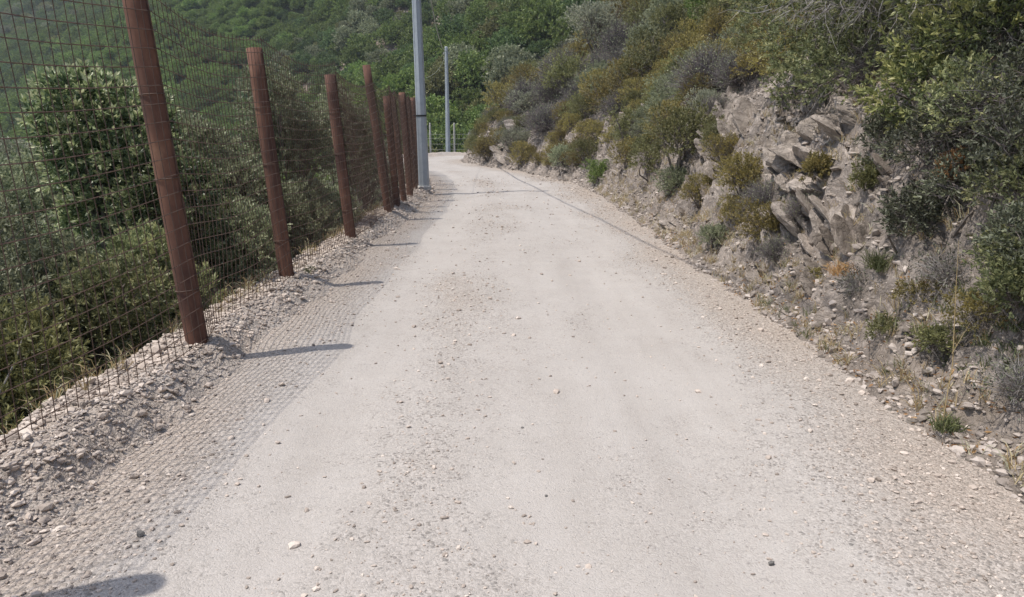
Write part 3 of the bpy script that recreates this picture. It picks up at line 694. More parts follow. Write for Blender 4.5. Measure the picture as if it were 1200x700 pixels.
# --- right bank cover
def bank_shrub(px, py, kind, sc, label, Y=None, lift=-.05):
    x, y, z = ray(px, py); z = float(bank_z(x, y, detail=False))
    return place(kind, (x, y, z + lift), sc, label, 'shrub', rnd=rnd)
named = [
 (893, 285, 'ochre0', .42, 'bright ochre shrub low on the rock face below the pale outcrop'),
 (870, 235, 'ochre1', .5, 'ochre-brown shrub between the tilted ledge and the pale outcrop'),
 (912, 300, 'mauve0', .3, 'small dry mauve tuft hanging beneath the bright ochre shrub'),
 (820, 245, 'ochre2', .42, 'dull ochre shrub on the scree below the thin tilted slabs'),
 (800, 190, 'olive0', .95, 'round olive shrub left of the tilted rock ledge'),
 (762, 205, 'olive1', .8, 'olive shrub standing on the cut above the middle of the road'),
 (735, 190, 'ochre1', .7, 'upright yellow-ochre shrub beside small pale rocks on the cut'),
 (700, 215, 'green0', .5, 'small green shrub low on the cut at the roadside'),
 (660, 200, 'grey0', .8, 'grey-green shrub low on the bank by the roadside'),
 (715, 130, 'ochre0', 1.2, 'broad ochre shrub in the middle of the bank'),
 (755, 100, 'ochre2', 1.5, 'tall dark-bottomed ochre shrub high on the bank'),
 (800, 60, 'olive1', 1.4, 'olive shrub near the top of the bank beside the big overhanging bush'),
 (830, 110, 'mauve1', 1.1, 'wide dry mauve shrub above the tilted rock ledge'),
 (640, 150, 'mauve0', 1.3, 'dry grey-mauve shrub above the bend of the road'),
 (572, 190, 'ochre1', .9, 'ochre shrub at the tip of the bank where the road bends'),
 (585, 175, 'ochre2', 1.0, 'second ochre shrub from the tip of the bank at the bend'),
 (610, 195, 'ochre0', .9, 'ochre shrub at the foot of the bank just before the bend'),
 (700, 60, 'silver0', 1.6, 'large silvery shrub on the skyline of the bank'),
 (660, 90, 'mauve1', 1.6, 'tall grey dry shrub on the left skyline of the bank'),
 (845, 30, 'green1', 1.3, 'green bush at the top of the bank left of the overhanging shrub'),
 (785, 15, 'green0', 1.6, 'dark green bush highest on the bank'),
 (780, 170, 'ochre1', .8, 'dull ochre shrub above the round olive shrub left of the ledge'),
 (740, 160, 'olive0', .9, 'olive shrub between the broad ochre shrub and the small yellow-ochre one'),
 (690, 190, 'olive1', .75, 'spreading olive shrub above the roadside green one'),
 (850, 200, 'ochre2', .45, 'thin ochre shrub growing on the thin tilted slabs'),
 (865, 262, 'ochre0', .34, 'lowest ochre shrub on the scree left of the bright ochre one'),
 (815, 130, 'ochre0', .6, 'ochre-brown tuft on the crest left of the tilted ledge'),
 (790, 225, 'grey1', .5, 'grey-green shrub low on the cut under the round olive shrub'),
 (840, 175, 'olive0', .4, 'small olive shrub rooted in the tilted ledge'),
 (900, 235, 'mauve1', .4, 'dry mauve shrub between the ochre-brown shrub and the pale boulder'),
 (835, 290, 'grey0', .3, 'small grey-green tuft on the scree by the road below the thin slabs'),
 (945, 255, 'mauve0', .32, 'dry twiggy tuft in the cracks under the large pale outcrop'),
 (870, 90, 'mauve0', .8, 'pale dry shrub hugging the left side of the overhanging bush'),
]
pos = []
for a in named:
    o = bank_shrub(*a); pos.append((o.location.x, o.location.y, .75 * (a[3])))
kinds = [('ochre0', 'ochre_s'), ('ochre1', 'ochre_s'), ('ochre2', 'ochre_s'), ('olive0', 'olive_s'), ('olive1', 'olive_s'), ('grey0', 'grey_s'), ('grey1', 'grey_s'), ('green1', 'green_s'), ('mauve0', 'mauve_s'), ('mauve1', 'mauve_s'), ('silver0', 'silver_s')]
lab = {'ochre_s': ('ochre-brown shrub in the unbroken scrub of the right bank', 'ochre shrubs covering the bank'),
       'olive_s': ('olive-green shrub in the unbroken scrub of the right bank', 'olive shrubs covering the bank'),
       'grey_s': ('grey-green shrub in the unbroken scrub of the right bank', 'grey-green shrubs covering the bank'),
       'green_s': ('leafy green shrub in the unbroken scrub of the right bank', 'green shrubs covering the bank'),
       'mauve_s': ('dry mauve-grey shrub in the unbroken scrub of the right bank', 'dry mauve shrubs covering the bank'),
       'silver_s': ('silvery shrub in the unbroken scrub of the right bank', 'silvery shrubs covering the bank')}
r = np.random.default_rng(99); cnt = 0; tries = 0
while cnt < 460 and tries < 20000:
    tries += 1
    y = 9 + 29 * r.random(); x = -2.5 + 19 * r.random()
    d = float(sdist(RE, np.array([x]), np.array([y]))[0])
    mind = (1.5 if y < 12 else 1.0) if y < 14 else (.65 if y < 20 else .3)
    if d < mind or d > 12: continue
    if x > .62 * y + 2: continue
    s = (r.uniform(.65, 1.2) if d > 1.3 else r.uniform(.35, .7)) * (1 + .05 * min(d, 6)) * (1.15 if y > 20 else .8)
    if any((x - a) ** 2 + (y - b) ** 2 < (.37 * (s + c)) ** 2 for a, b, c in pos): continue
    q = .5 + .5 * float(noise(np.array([x * .25]), np.array([y * .25]), 0, 301)[0])
    if r.random() < .25: q = r.random()
    order = [9, 0, 8, 1, 3, 2, 0, 4, 1, 6, 5, 9, 3, 10, 7]; idx = order[min(int(q * len(order)), len(order) - 1)]
    k, l = kinds[idx]
    z = float(bank_z(np.array([x]), np.array([y]), detail=False)[0])
    place(k, (x, y, z - .08), (s, s, s * r.uniform(.85, 1.15)), lab[l][0], 'shrub', lab[l][1], rnd=rnd); pos.append((x, y, s * .75)); cnt += 1
print('bank shrubs', cnt)

# --- hill cover
def visible(x, y, z, m=40):
    th = R(PITCH); f = y * math.cos(th) - (z - EYE) * math.sin(th); u = x / f * FPX + 600; v = (y * math.sin(th) + (z - EYE) * math.cos(th)) / f * FPX
    return (u > -m) & (u < 1200 + m) & (350 - v > -m - 60) & (350 - v < 700)
r = np.random.default_rng(123)
N0 = 130000
x = r.uniform(-330, 60, N0); y = r.uniform(46, 420, N0)
z = hill_z(x, y); s_ = .58 * x + .815 * (y - 50)
ok = (s_ > -28) & (s_ < 240) & visible(x, y, z, 420) & ~((sdist(LE, x, y) > -1.2) )
x, y, z = x[ok], y[ok], z[ok]
# thin to a spacing that grows with distance; leave bare rocky patches
bare = hill_bare(x, y)
ok = (bare < .75) | (r.random(len(x)) < .15) | (y < 62)
x, y, z = x[ok], y[ok], z[ok]
dist = np.hypot(x, y); sc = r.uniform(.55, 1.2, len(x)) * (1 + .25 * sstep(75, 50, y)) * (1 + .25 * noise(x * .05, y * .05, 0, 403))
cell = {}; keep = []
for i in np.argsort(dist):
    rr = 1.05 * sc[i] * (1 + max(0, dist[i] - 150) / 400); kx, ky = int(x[i] // 3), int(y[i] // 3); good = True
    for a in (-1, 0, 1):
        for b in (-1, 0, 1):
            for j in cell.get((kx + a, ky + b), ()):
                if (x[i] - x[j]) ** 2 + (y[i] - y[j]) ** 2 < (.6 * (rr + 1.05 * sc[j])) ** 2: good = False
    if good: keep.append(i); cell.setdefault((kx, ky), []).append(i)
keep = np.array(keep); x, y, z, sc, dist = x[keep], y[keep], z[keep], sc[keep], dist[keep]
o_ = np.argsort(~visible(x, y, z, 40), kind='stable'); x, y, z, sc, dist = x[o_], y[o_], z[o_], sc[o_], dist[o_]
print('hill bushes', len(x))
hk = ['h_green0', 'h_green1', 'h_bright0', 'h_bright1', 'h_deep0', 'h_deep1', 'h_olive0', 'h_grey0']
q = .5 + .45 * noise(x * .04, y * .04, 0, 501) + r.uniform(-.35, .35, len(x))
ki = np.select([q < .2, q < .38, q < .55, q < .68, q < .8, q < .9, q < .97], [2, 3, 0, 1, 4, 5, 6], 7)
hl = {'green': ('mid-green bush in the thick scrub of the opposite hillside', 'green bushes on the opposite hillside'),
      'brigh': ('fresh light-green bush in the thick scrub of the opposite hillside', 'light-green bushes on the opposite hillside'),
      'deep0': ('deep green bush in the thick scrub of the opposite hillside', 'deep green bushes on the opposite hillside'),
      'deep1': ('deep green bush in the thick scrub of the opposite hillside', 'deep green bushes on the opposite hillside'),
      'olive': ('olive bush in the thick scrub of the opposite hillside', 'olive bushes on the opposite hillside'),
      'grey0': ('grey bush in the thick scrub of the opposite hillside', 'grey bushes on the opposite hillside')}
NI = 280
for j in range(8): ki[150 + 12 * j] = j          # every kind is met at least once
for i in range(min(NI, len(x))):
    k = hk[ki[i]]; l = hl[k[2:7]]; s = float(sc[i])
    place(k, (float(x[i]), float(y[i]), float(z[i]) - .3), (s, s, s * rnd.uniform(.85, 1.15)), l[0], 'bush', l[1], rnd=rnd)
for k in PROTO:
    if not used[k] and k.startswith('h_'): print('unused', k)
# the far scrub beyond them, one mass, scattered by geometry nodes
def scatter(name, src, P, S, label, cat):
    me = bpy.data.meshes.new(name); me.from_pydata(P.tolist(), [], []); me.update()
    a = me.attributes.new('sz', 'FLOAT', 'POINT'); a.data.foreach_set('value', S.astype(np.float32))
    a = me.attributes.new('rz', 'FLOAT_VECTOR', 'POINT'); v = np.zeros((len(S), 3), np.float32); v[:, 2] = r.uniform(0, 6.28, len(S)); a.data.foreach_set('vector', v.ravel())
    o = bpy.data.objects.new(name, me); C.objects.link(o)
    ng = bpy.data.node_groups.new(name, 'GeometryNodeTree')
    ng.interface.new_socket('Geometry', in_out='INPUT', socket_type='NodeSocketGeometry'); ng.interface.new_socket('Geometry', in_out='OUTPUT', socket_type='NodeSocketGeometry')
    gi = ng.nodes.new('NodeGroupInput'); go = ng.nodes.new('NodeGroupOutput'); ip = ng.nodes.new('GeometryNodeInstanceOnPoints')
    oi = ng.nodes.new('GeometryNodeObjectInfo'); oi.inputs[0].default_value = src; oi.transform_space = 'ORIGINAL'
    a1 = ng.nodes.new('GeometryNodeInputNamedAttribute'); a1.data_type = 'FLOAT'; a1.inputs[0].default_value = 'sz'
    a2 = ng.nodes.new('GeometryNodeInputNamedAttribute'); a2.data_type = 'FLOAT_VECTOR'; a2.inputs[0].default_value = 'rz'
    e2r = ng.nodes.new('FunctionNodeEulerToRotation')
    L = ng.links.new
    L(gi.outputs[0], ip.inputs['Points']); L(oi.outputs['Geometry'], ip.inputs['Instance']); L(a1.outputs[0], ip.inputs['Scale'])
    L(a2.outputs[0], e2r.inputs[0]); L(e2r.outputs[0], ip.inputs['Rotation']); L(ip.outputs[0], go.inputs[0])
    md = o.modifiers.new('scatter', 'NODES'); md.node_group = ng
    tag(o, label, cat, kind='stuff'); return o
fl = {}
names = {'h_green0': 'mid green', 'h_green1': 'mid green', 'h_bright0': 'light green', 'h_bright1': 'light green', 'h_deep0': 'deep green', 'h_deep1': 'deep green', 'h_olive0': 'olive', 'h_grey0': 'grey'}
for j, k in enumerate(hk):
    sel = np.nonzero((ki == j) & (np.arange(len(x)) >= NI))[0]
    if not len(sel): continue
    src = [c for c in PROTO[k].children if c.name.startswith('foliage')][0]
    scatter('scrub', src, np.stack([x[sel], y[sel], z[sel] - .3], -1), sc[sel] * (1 + np.maximum(0, dist[sel] - 150) / 400), 'far %s scrub covering the upper slopes of the opposite hillside' % names[k], 'scrub')
# bare rocks on the hill
for (X0, Y0, w_, nn, lb) in ((-10, 95, 4.5, 24, 'patch of bare pale rock high on the hillside above the nearer pole'), (-2.5, 84, 2.6, 14, 'pale rock streak on the hillside right of the far pole top'), (-84, 150, 7, 18, 'bare rock ledge on the hillside behind the nearest rusty post')):
    g = Geo(); rr = np.random.default_rng(int(Y0))
    zc = float(hill_z(X0, Y0))
    for i in range(nn):
        a, b = rr.normal(0, w_ * .6, 2); zz = float(hill_z(X0 + a, Y0 + b)); f = rr.uniform(.5, 1.6)
        crag(g, (a, b, zz - zc + .1), (1.6 * f, 1.2 * f, .9 * f), rr, rotm(rr.normal(0, .4), rr.normal(0, .4), rr.uniform(0, 6)), rr.random())
    o = g.build('hill_rocks', M['rock']); o.location = (X0, Y0, zc); tag(o, lb, 'rocks', kind='stuff')
# hedge of shrubs just behind the far fence
for i, (X0, s) in enumerate(((-6.6, .8), (-5.2, .9), (-4.1, .85), (-3.0, .95), (-1.8, .8), (-.6, .9), (.8, 1.0))):
    labs = ['olive hedge shrub behind the far wire fence, hidden by the near pole', 'olive hedge shrub left of the far pole', 'olive hedge shrub directly behind the far pole', 'olive hedge shrub between the second and third far fence posts',
            'olive hedge shrub behind the third far fence post', 'olive hedge shrub beyond the tip of the bank', 'last olive hedge shrub beyond the bend, mostly hidden by the bank']
    Y0 = 45.0 + .3 * (i % 2) if X0 > -4.5 else 43.6
    place('h_olive0' if i % 3 == 1 else 'h_bright0', (X0, Y0, float(left_z(X0, Y0)) - .1), (.85 * s, .85 * s, 1.05 * s), labs[i], 'shrub', rnd=rnd)

# ------------------------------------------------------------------ left side shrubs
def crown_tree(name, mat, sd, loc, lobes, ncl, per, leaf, twig, label, cat='shrub', r0=.05, dead=0, **kw):
    rr = np.random.default_rng(sd); root = empty(name, loc)
    g = Geo(); P, D = foliage(g, rr, lobes, ncl, per, leaf, twig, **kw); g.build('crown', M[mat], root)
    stems(root, rr, lobes, r0, 'bark', 'trunk')
    if dead:
        g = Geo(); k = rr.choice(len(P), dead); twigs(g, P[k] - D[k] * .25, unit(D[k] + rr.normal(0, .4, (dead, 3))), rr.uniform(.2, .5, dead), .004, rr, seg=4)
        g.build('twigs', M['deadwood'], root)
    tag(root, label, cat); return root
def L3(sd, c, Rr, n, flat=.8):
    rr = np.random.default_rng(sd); out = []
    for i in range(n):
        v = unit(rr.normal(size=3)) * np.array(Rr) * rr.uniform(.35, .75)
        s = rr.uniform(.38, .6); out.append((c[0] + v[0], c[1] + v[1], c[2] + v[2], Rr[0] * s, Rr[1] * s, Rr[2] * s))
    return out
def lz(x, y): return float(left_z(np.array([x]), np.array([y]))[0])
# dark leafy tree behind the fence
bx, by = -3.72, 7.1; bz = lz(bx, by)
crown_tree('leafy_tree', 'arbutus', 601, (bx, by, bz), L3(3, (0, 0, 1.22 - bz), (.74, .7, .88), 12) + [(0, 0, .5 - bz, .6, .6, .45), (.3, 0, .3 - bz, .5, .5, .4)], 3700, 11, .062, .11, 'dark leafy tree with pale shoots behind the nearest mesh panel', 'tree', r0=.06, depth=.3, tipw=.9)
spec = [
 (-3.05, 6.6, .95, (.55, .6, .6), 'arbutus', .05, 1300, 'low leafy bush with pale shoots just right of the nearest rusty post'),
 (-3.35, 8.6, 1.05, (.65, .8, .65), 'grey', .055, 2000, 'grey-green shrub behind the mesh between the nearest and second posts'),
 (-3.2, 10.6, 1.52, (.65, .9, .8), 'grey', .055, 2300, 'tall grey-green shrub behind the mesh between the second and third posts'),
 (-2.95, 13.2, 1.5, (.55, .9, .8), 'grey', .06, 1900, 'grey-green shrub behind the mesh between the third and fourth posts'),
 (-3.25, 16.2, .95, (.6, 1.0, .65), 'silver', .055, 1300, 'silvery shrub behind the tight row of fence posts'),
 (-5.3, 8.6, .8, (.9, .9, .7), 'grey', .05, 1900, 'grey shrub left of the dark leafy tree at the picture edge'),
 (-6.6, 10.5, .7, (1.1, 1.1, .8), 'silver', .06, 1700, 'silvery shrub behind the grey one at the left picture edge'),
 (-2.95, 3.9, .22, (.45, .6, .5), 'olive', .042, 1500, 'yellow-green shrub close behind the nearest mesh panel'),
 (-2.85, 4.9, .35, (.45, .55, .5), 'finedark', .04, 1500, 'dull dark shrub behind the foot of the nearest post'),
 (-3.5, 4.9, .5, (.6, .7, .55), 'grey', .04, 1900, 'grey-green shrub in front of the dark leafy tree'),
 (-3.55, 3.7, .35, (.6, .6, .55), 'olive', .042, 1700, 'olive shrub at the left edge behind the nearest mesh'),
 (-2.8, 5.9, .35, (.4, .6, .55), 'finedark', .045, 1200, 'dark shrub in the shade behind the fence between the first two posts'),
 (-2.85, 7.6, .35, (.45, .8, .6), 'grey', .05, 1300, 'grey-green shrub low behind the second post'),
 (-2.85, 9.6, .35, (.45, .85, .6), 'grey', .05, 1300, 'low grey-green shrub behind the fence between the second and third posts'),
 (-2.9, 11.7, .35, (.4, .8, .5), 'grey', .05, 900, 'low grey-green shrub behind the third post'),
 (-2.95, 2.8, .0, (.45, .5, .45), 'finedark', .04, 1300, 'dark shrub in the lowest left corner behind the fence'),
]
for i, (X0, Y0, zc, Rr, mt, lf, nc, lb) in enumerate(spec):
    b = lz(X0, Y0)
    crown_tree('shrub', mt, 620 + i, (X0, Y0, b), L3(40 + i, (0, 0, zc - .16 - b), Rr, 9) + [(0, 0, (zc - b) * .6, Rr[0] * .6, Rr[1] * .6, (zc - b) * .45)], nc, 11, lf, .09, lb, r0=.025, depth=.4)
# more shrubs down the slope
slope_kinds = ['grey0', 'grey1', 'olive0', 'olive1', 'green0', 'green1', 'silver0']
r = np.random.default_rng(55); P2 = []
tries = 0
while len(P2) < 200 and tries < 9000:
    tries += 1
    Y0 = 1 + 46 * r.random() ** .9; X0 = -3.6 - 34 * r.random() ** 1.3
    if Y0 < 9.5 and X0 > -5.9: continue
    if Y0 > 24: X0 -= 2.2
    if X0 < -.75 * Y0 - 14: continue
    if -float(sdist(LE, np.array([X0]), np.array([Y0]))[0]) < 1.4: continue
    if any((X0 - a) ** 2 + (Y0 - b) ** 2 < 1.1 ** 2 for a, b in P2): continue
    P2.append((X0, Y0)); k = slope_kinds[int(r.integers(len(slope_kinds)))]
    s = r.uniform(1.0, 1.45)
    kk = {'g': 'grey', 'o': 'olive', 's': 'silvery'}[k[0]] if not k.startswith('green') else 'green'
    place(k, (X0, Y0, lz(X0, Y0) - .1), s, '%s shrub on the slope falling away behind the rusty fence' % kk, 'shrub', '%s shrubs on the slope behind the fence' % kk, rnd=rnd)

# ------------------------------------------------------------------ big overhanging shrubs, right
def bz_(x, y): return float(bank_z(np.array([x]), np.array([y]), detail=False)[0])
X0, Y0 = 4.3, 7.6; b = bz_(X0, Y0)
lobes = [(-.9, .9, 2.75 - b, .75, .9, .6), (-1.05, -.1, 2.35 - b, .65, .8, .6), (-1.05, .8, 3.3 - b, .7, .8, .6), (-.5, .2, 3.6 - b, .9, 1.0, .8), (-1.2, -.9, 2.0 - b, .5, .6, .45),
         (-.7, -1.1, 2.6 - b, .7, .8, .6), (.1, 0, 3.3 - b, .9, 1.1, .8), (-1.0, .3, 1.95 - b, .5, .6, .4), (-1.0, 1.7, 3.2 - b, .7, .7, .6), (.1, 1.2, 3.8 - b, .9, .9, .7), (0, -1.2, 3.5 - b, .9, .9, .8)]
crown_tree('overhanging_bush', 'finedark', 701, (X0, Y0, b), [(a, b_, c, d_ * 1.1, e * 1.1, f * 1.12) for a, b_, c, d_, e, f in lobes], 12500, 11, .042, .09, 'large dull-green fine-leaved bush overhanging the pale outcrop', 'bush', r0=.06, dead=500, depth=.35, noisy=.2)
X0, Y0 = 3.9, 4.7; b = bz_(X0, Y0)
lobes = [(-.75, .1, 2.05 - b, .42, .5, .34), (-.85, -.4, 2.4 - b, .45, .5, .35), (-.8, .5, 2.5 - b, .5, .55, .4), (-.3, -.5, 2.9 - b, .6, .6, .5), (-.35, .3, 3.0 - b, .6, .7, .5), (-1.05, -.1, 2.75 - b, .45, .5, .35),
         (-.75, .9, 2.0 - b, .4, .45, .3), (-.55, -.7, 1.75 - b, .35, .4, .3), (.1, 0, 2.6 - b, .7, .9, .6), (-.95, .55, 1.65 - b, .32, .4, .25), (-.4, -1.0, 2.5 - b, .5, .5, .5), (-.7, .1, 1.6 - b, .35, .5, .25), (-.85, .9, 1.75 - b, .4, .5, .3), (-.5, -.4, 1.5 - b, .3, .4, .25)]
crown_tree('overhanging_tree', 'phillyrea', 702, (X0, Y0, b), lobes, 5200, 11, .05, .11, 'small-leaved tree with yellow-green tips leaning over the road at the right edge', 'tree', r0=.05, dead=160, depth=.4, tipw=1.0, noisy=.25, aspect=.36)
# dead twig tangle
rr = np.random.default_rng(9); root = empty('dead_branches', (3.15, 6.6, 2.75)); g = Geo()
n = 420; P = rr.normal(0, 1, (n, 3)) * np.array([.3, .35, .14]); D = unit(rr.normal(0, .4, (n, 3)) + np.array([-.5, -.1, -.55]))
p = twigs(g, P, D, rr.uniform(.3, .6, n), .0045, rr, seg=5, wob=.25); k = rr.choice(n, 900); twigs(g, p[k, 3], unit(rr.normal(0, .6, (900, 3)) + D[k]), .18, .0028, rr, seg=3)
for i in range(5): tube(g, [(.9, .2, .3 + .1 * i), (.4, .1 * i, .2), (0, rr.normal(0, .2), .0), (-.35, rr.normal(0, .2), -.2)], [.014, .011, .008, .004], 5)
g.build('twigs', M['deadwood'], root); tag(root, 'tangle of bare grey dead twigs on top of the big overhanging bush', 'branches')
# shaded tangle under the tree: dead brush and ivy-like growth on the bank, leaves coloured dark as shade
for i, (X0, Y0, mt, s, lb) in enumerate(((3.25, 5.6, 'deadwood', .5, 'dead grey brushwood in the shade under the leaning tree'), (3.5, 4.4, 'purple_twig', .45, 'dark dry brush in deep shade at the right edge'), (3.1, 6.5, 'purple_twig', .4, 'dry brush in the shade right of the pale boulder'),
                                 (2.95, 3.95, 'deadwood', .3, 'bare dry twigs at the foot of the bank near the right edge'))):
    t = twigbush('dry_brush', 710 + i, s, s, 420, mat=mt, r_=.0032, leafmat='shadebrush', nleaf=1700, leaf=.032); t.location = (X0, Y0, bz_(X0, Y0) - .05); tag(t, lb, 'brush')
for i, (X0, Y0, mt, s, lb) in enumerate(((3.05, 5.0, 'shadebrush', .33, 'dark small shrub under the leaning tree above the dry grass'), (3.3, 3.6, 'shadebrush', .36, 'scruffy dull shrub at the right edge below the brown rock'), (2.75, 4.6, 'russet', .16, 'small russet tuft under the leaning tree'),
                                         (2.72, 5.6, 'olive', .17, 'small olive tuft at the foot of the shaded brush'), (3.1, 5.9, 'shadebrush', .4, 'dark shrub in the shade just right of the layered grey rock'), (3.0, 3.2, 'green', .2, 'small green weed shrub at the lower right bank foot'),
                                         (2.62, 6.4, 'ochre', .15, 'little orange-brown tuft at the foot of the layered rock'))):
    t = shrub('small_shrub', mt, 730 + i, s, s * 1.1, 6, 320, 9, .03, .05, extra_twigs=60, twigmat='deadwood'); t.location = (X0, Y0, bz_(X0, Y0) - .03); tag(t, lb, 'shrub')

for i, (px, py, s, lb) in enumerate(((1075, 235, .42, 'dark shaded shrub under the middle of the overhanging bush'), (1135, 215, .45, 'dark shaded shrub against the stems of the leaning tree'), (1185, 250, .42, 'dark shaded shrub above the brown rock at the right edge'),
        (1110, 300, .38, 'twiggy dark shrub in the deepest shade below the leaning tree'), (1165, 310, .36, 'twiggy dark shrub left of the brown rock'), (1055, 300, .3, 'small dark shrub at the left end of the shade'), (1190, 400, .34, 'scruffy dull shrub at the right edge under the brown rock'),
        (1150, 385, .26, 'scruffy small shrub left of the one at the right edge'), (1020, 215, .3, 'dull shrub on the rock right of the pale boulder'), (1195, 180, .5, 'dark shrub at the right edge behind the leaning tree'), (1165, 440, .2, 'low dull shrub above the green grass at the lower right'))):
    X0, Y0, Z0 = ray(px, py); t = shrub('shaded_shrub', ('shadebrush', 'finedark', 'shadebrush')[i % 3], 760 + i, s, s * 1.0, 7, 520, 9, .03, .06, extra_twigs=120, twigmat='purple_twig'); t.location = (X0 + .1, Y0, bz_(X0 + .1, Y0) - .08); tag(t, lb, 'shrub')
for i, (px, py, s, kd, lb) in enumerate(((1000, 345, .17, 0, 'low mauve-brown tuft below the layered grey rock'), (1060, 370, .2, 1, 'small dry brown tuft in the middle of the lower right bank'), (1030, 400, .15, 2, 'small olive tuft low on the right bank near the road'),
        (1100, 360, .22, 0, 'dry twiggy tuft under the leaning tree'), (1130, 410, .2, 1, 'brown tuft beside the scruffy shrubs at the lower right'), (1085, 430, .15, 2, 'tiny olive tuft above the tall dry stalk'), (955, 330, .14, 1, 'small brown tuft near the road below the slabs'),
        (1180, 490, .2, 0, 'bare twiggy tuft at the lower right edge'), (905, 290, .16, 1, 'brown tuft among the slabs under the ochre shrubs'))):
    X0, Y0, Z0 = ray(px, py)
    if kd == 0: t = twigbush('dry_tuft', 790 + i, s, s, 260, mat='deadwood', r_=.002, leafmat='shadebrush', nleaf=500, leaf=.022)
    else: t = shrub('low_tuft', 'olive' if kd == 2 else 'ochre', 790 + i, s * .8, s * .7, 5, 170, 9, .02, .05, extra_twigs=90, twigmat='deadwood')
    t.location = (X0 + .04, Y0, bz_(X0 + .04, Y0) - .03); tag(t, lb, 'plant')
# ------------------------------------------------------------------ grasses and weeds
def tufts(name, pts, h, nb, mat, label, sd, wdt=.004, kind='stuff', lean=.5):
    rr = np.random.default_rng(sd); g = Geo()
    P = np.repeat(np.asarray(pts), nb, 0); n = len(P); P = P + rr.normal(0, .018, (n, 3)) * np.array([1, 1, .2])
    d1 = unit(rr.normal(0, lean, (n, 3)) * np.array([1, 1, 0]) + np.array([0, 0, 1])); hh = h * rr.uniform(.5, 1.2, n)[:, None]
    d2 = unit(d1 + (d1 * np.array([1.6, 1.6, -.5])))
    sd_ = unit(np.cross(d1, rr.normal(size=(n, 3)))) * wdt
    V = np.stack([P - sd_, P + sd_, P + d1 * hh * .6 + sd_ * .8, P + d1 * hh * .6 - sd_ * .8, P + d1 * hh * .6 + d2 * hh * .4], 1)
    b = (np.arange(n) * 5)[:, None]; t = rr.random(n)
    g.add(V.reshape(-1, 3), b + np.array([[0, 1, 2, 3]]), b + np.array([[3, 2, 4]]), t, t)
    o = g.build(name, M[mat]); tag(o, label, 'grass', kind=kind); return o
r = np.random.default_rng(77)
def bpts(n, y0, y1, d0, d1, clump=.0):
    y = r.uniform(y0, y1, n); xe = np.interp(y, RE[:120, 1], RE[:120, 0]); x = xe + r.uniform(d0, d1, n)
    if clump: k = noise(x * 2, y * 1.2, 0, 801) > clump; x, y = x[k], y[k]
    return np.stack([x, y, bank_z(x, y)], -1)
tufts('dry_grass', bpts(1100, 2.5, 18, .02, 1.1, .0), .12, 14, 'dry', 'dry straw-coloured grass along the foot of the bank', 1, .0022)
tufts('green_grass', bpts(300, 3.0, 4.2, .3, .95, .0), .085, 14, 'grass', 'green grass at the lower right foot of the bank', 2, .0025)
tufts('weeds', bpts(200, 4, 12, .05, .6, .25), .1, 12, 'grass', 'thin green weeds along the road edge under the bank', 3, .0022)
y = r.uniform(2.6, 16, 240); x = np.interp(y, LE[:, 1], LE[:, 0]) - r.uniform(.5, .95, 240)
tufts('fence_grass', np.stack([x, y, left_z(x, y)], -1), .16, 12, 'grass', 'thin grass growing behind the foot of the rusty fence', 4, .0025)
y = r.uniform(2.6, 14, 160); x = np.interp(y, LE[:, 1], LE[:, 0]) - r.uniform(.3, .8, 160)
tufts('fence_straw', np.stack([x, y, left_z(x, y)], -1), .16, 12, 'dry', 'dry stalks among the rubble behind the rusty fence', 5, .0025)
for (px, py, mt, h, lb) in ((1040, 318, 'grass', .2, 'yellow-green grass tuft at the edge of the shade under the leaning tree'), (993, 322, 'russet', .14, 'orange-brown grass tuft below the layered rock'), (360, 318, 'grass', .05, 'low green weed on the shoulder beyond the second post'), (1108, 500, 'grass', .1, 'tall thin green stalk tuft at the right road edge')):
    X0, Y0, Z0 = ray(px, py); o = tufts('grass_tuft', r.normal(0, .05, (7, 3)) * np.array([1, 1, .1]), h, 26, mt, lb, int(px), .0025, kind=None); o.location = (X0, Y0, Z0)
# fallen leaves and twigs (litter) at the right-hand toe
pl = bpts(2600, 2.4, 13, -.05, .45, -.1); g = Geo(); leafquads(g, pl + np.array([0, 0, .012]), unit(r.normal(size=(len(pl), 3)) * np.array([1, 1, .3])), r.uniform(.015, .04, len(pl)), .012, r, r.random(len(pl)))
tag(g.build('leaf_litter', M['russet']), 'brown leaf litter along the right edge of the road', 'leaf litter', kind='stuff')
# a tall thin stalk rising from the right road edge
X0, Y0, Z0 = ray(1103, 505); root = empty('dry_stalk', (X0, Y0, Z0)); g = Geo()
tube(g, [(0, 0, 0), (.01, 0, .35), (-.01, .02, .7), (-.03, .02, .95)], [.003, .0028, .002, .0008], 4); tube(g, [(0, 0, .4), (.08, .02, .55)], [.0015, .0005], 4)
g.build('stalk', M['dry'], root); tag(root, 'tall thin dry stalk standing at the right road edge', 'plant')
# flowers by the fence
for (px, py, Yd, mt, lb, nn) in ((268, 357, 6.0, 'flower', 'pale pink flowers by the fence foot between the first two posts', 9), (132, 440, 4.05, 'yellowflower', 'tiny yellow flowers behind the rubble by the nearest mesh', 7)):
    X0, Y0, Z0 = at(px, py, Yd); zb = lz(X0, Y0); root = empty('flowers', (X0, Y0, zb)); g = Geo(); g2 = Geo(); rr = np.random.default_rng(px)
    for i in range(nn):
        t_ = np.array([rr.normal(0, .06), rr.normal(0, .08), Z0 - zb + rr.normal(0, .02)])
        tube(g2, [(0, 0, 0), t_ * .5 + np.array([.01, 0, .02]), t_], .0015, 4)
        a = np.arange(6) * 1.047; D = np.stack([np.cos(a), np.sin(a), .3 + 0 * a], -1); leafquads(g, np.repeat(t_[None], 6, 0), unit(D), .014, .01, rr, rr.random(6))
    g2.build('stem', M['grass'], root); g.build('petals', M[mt], root); tag(root, lb, 'flowers')
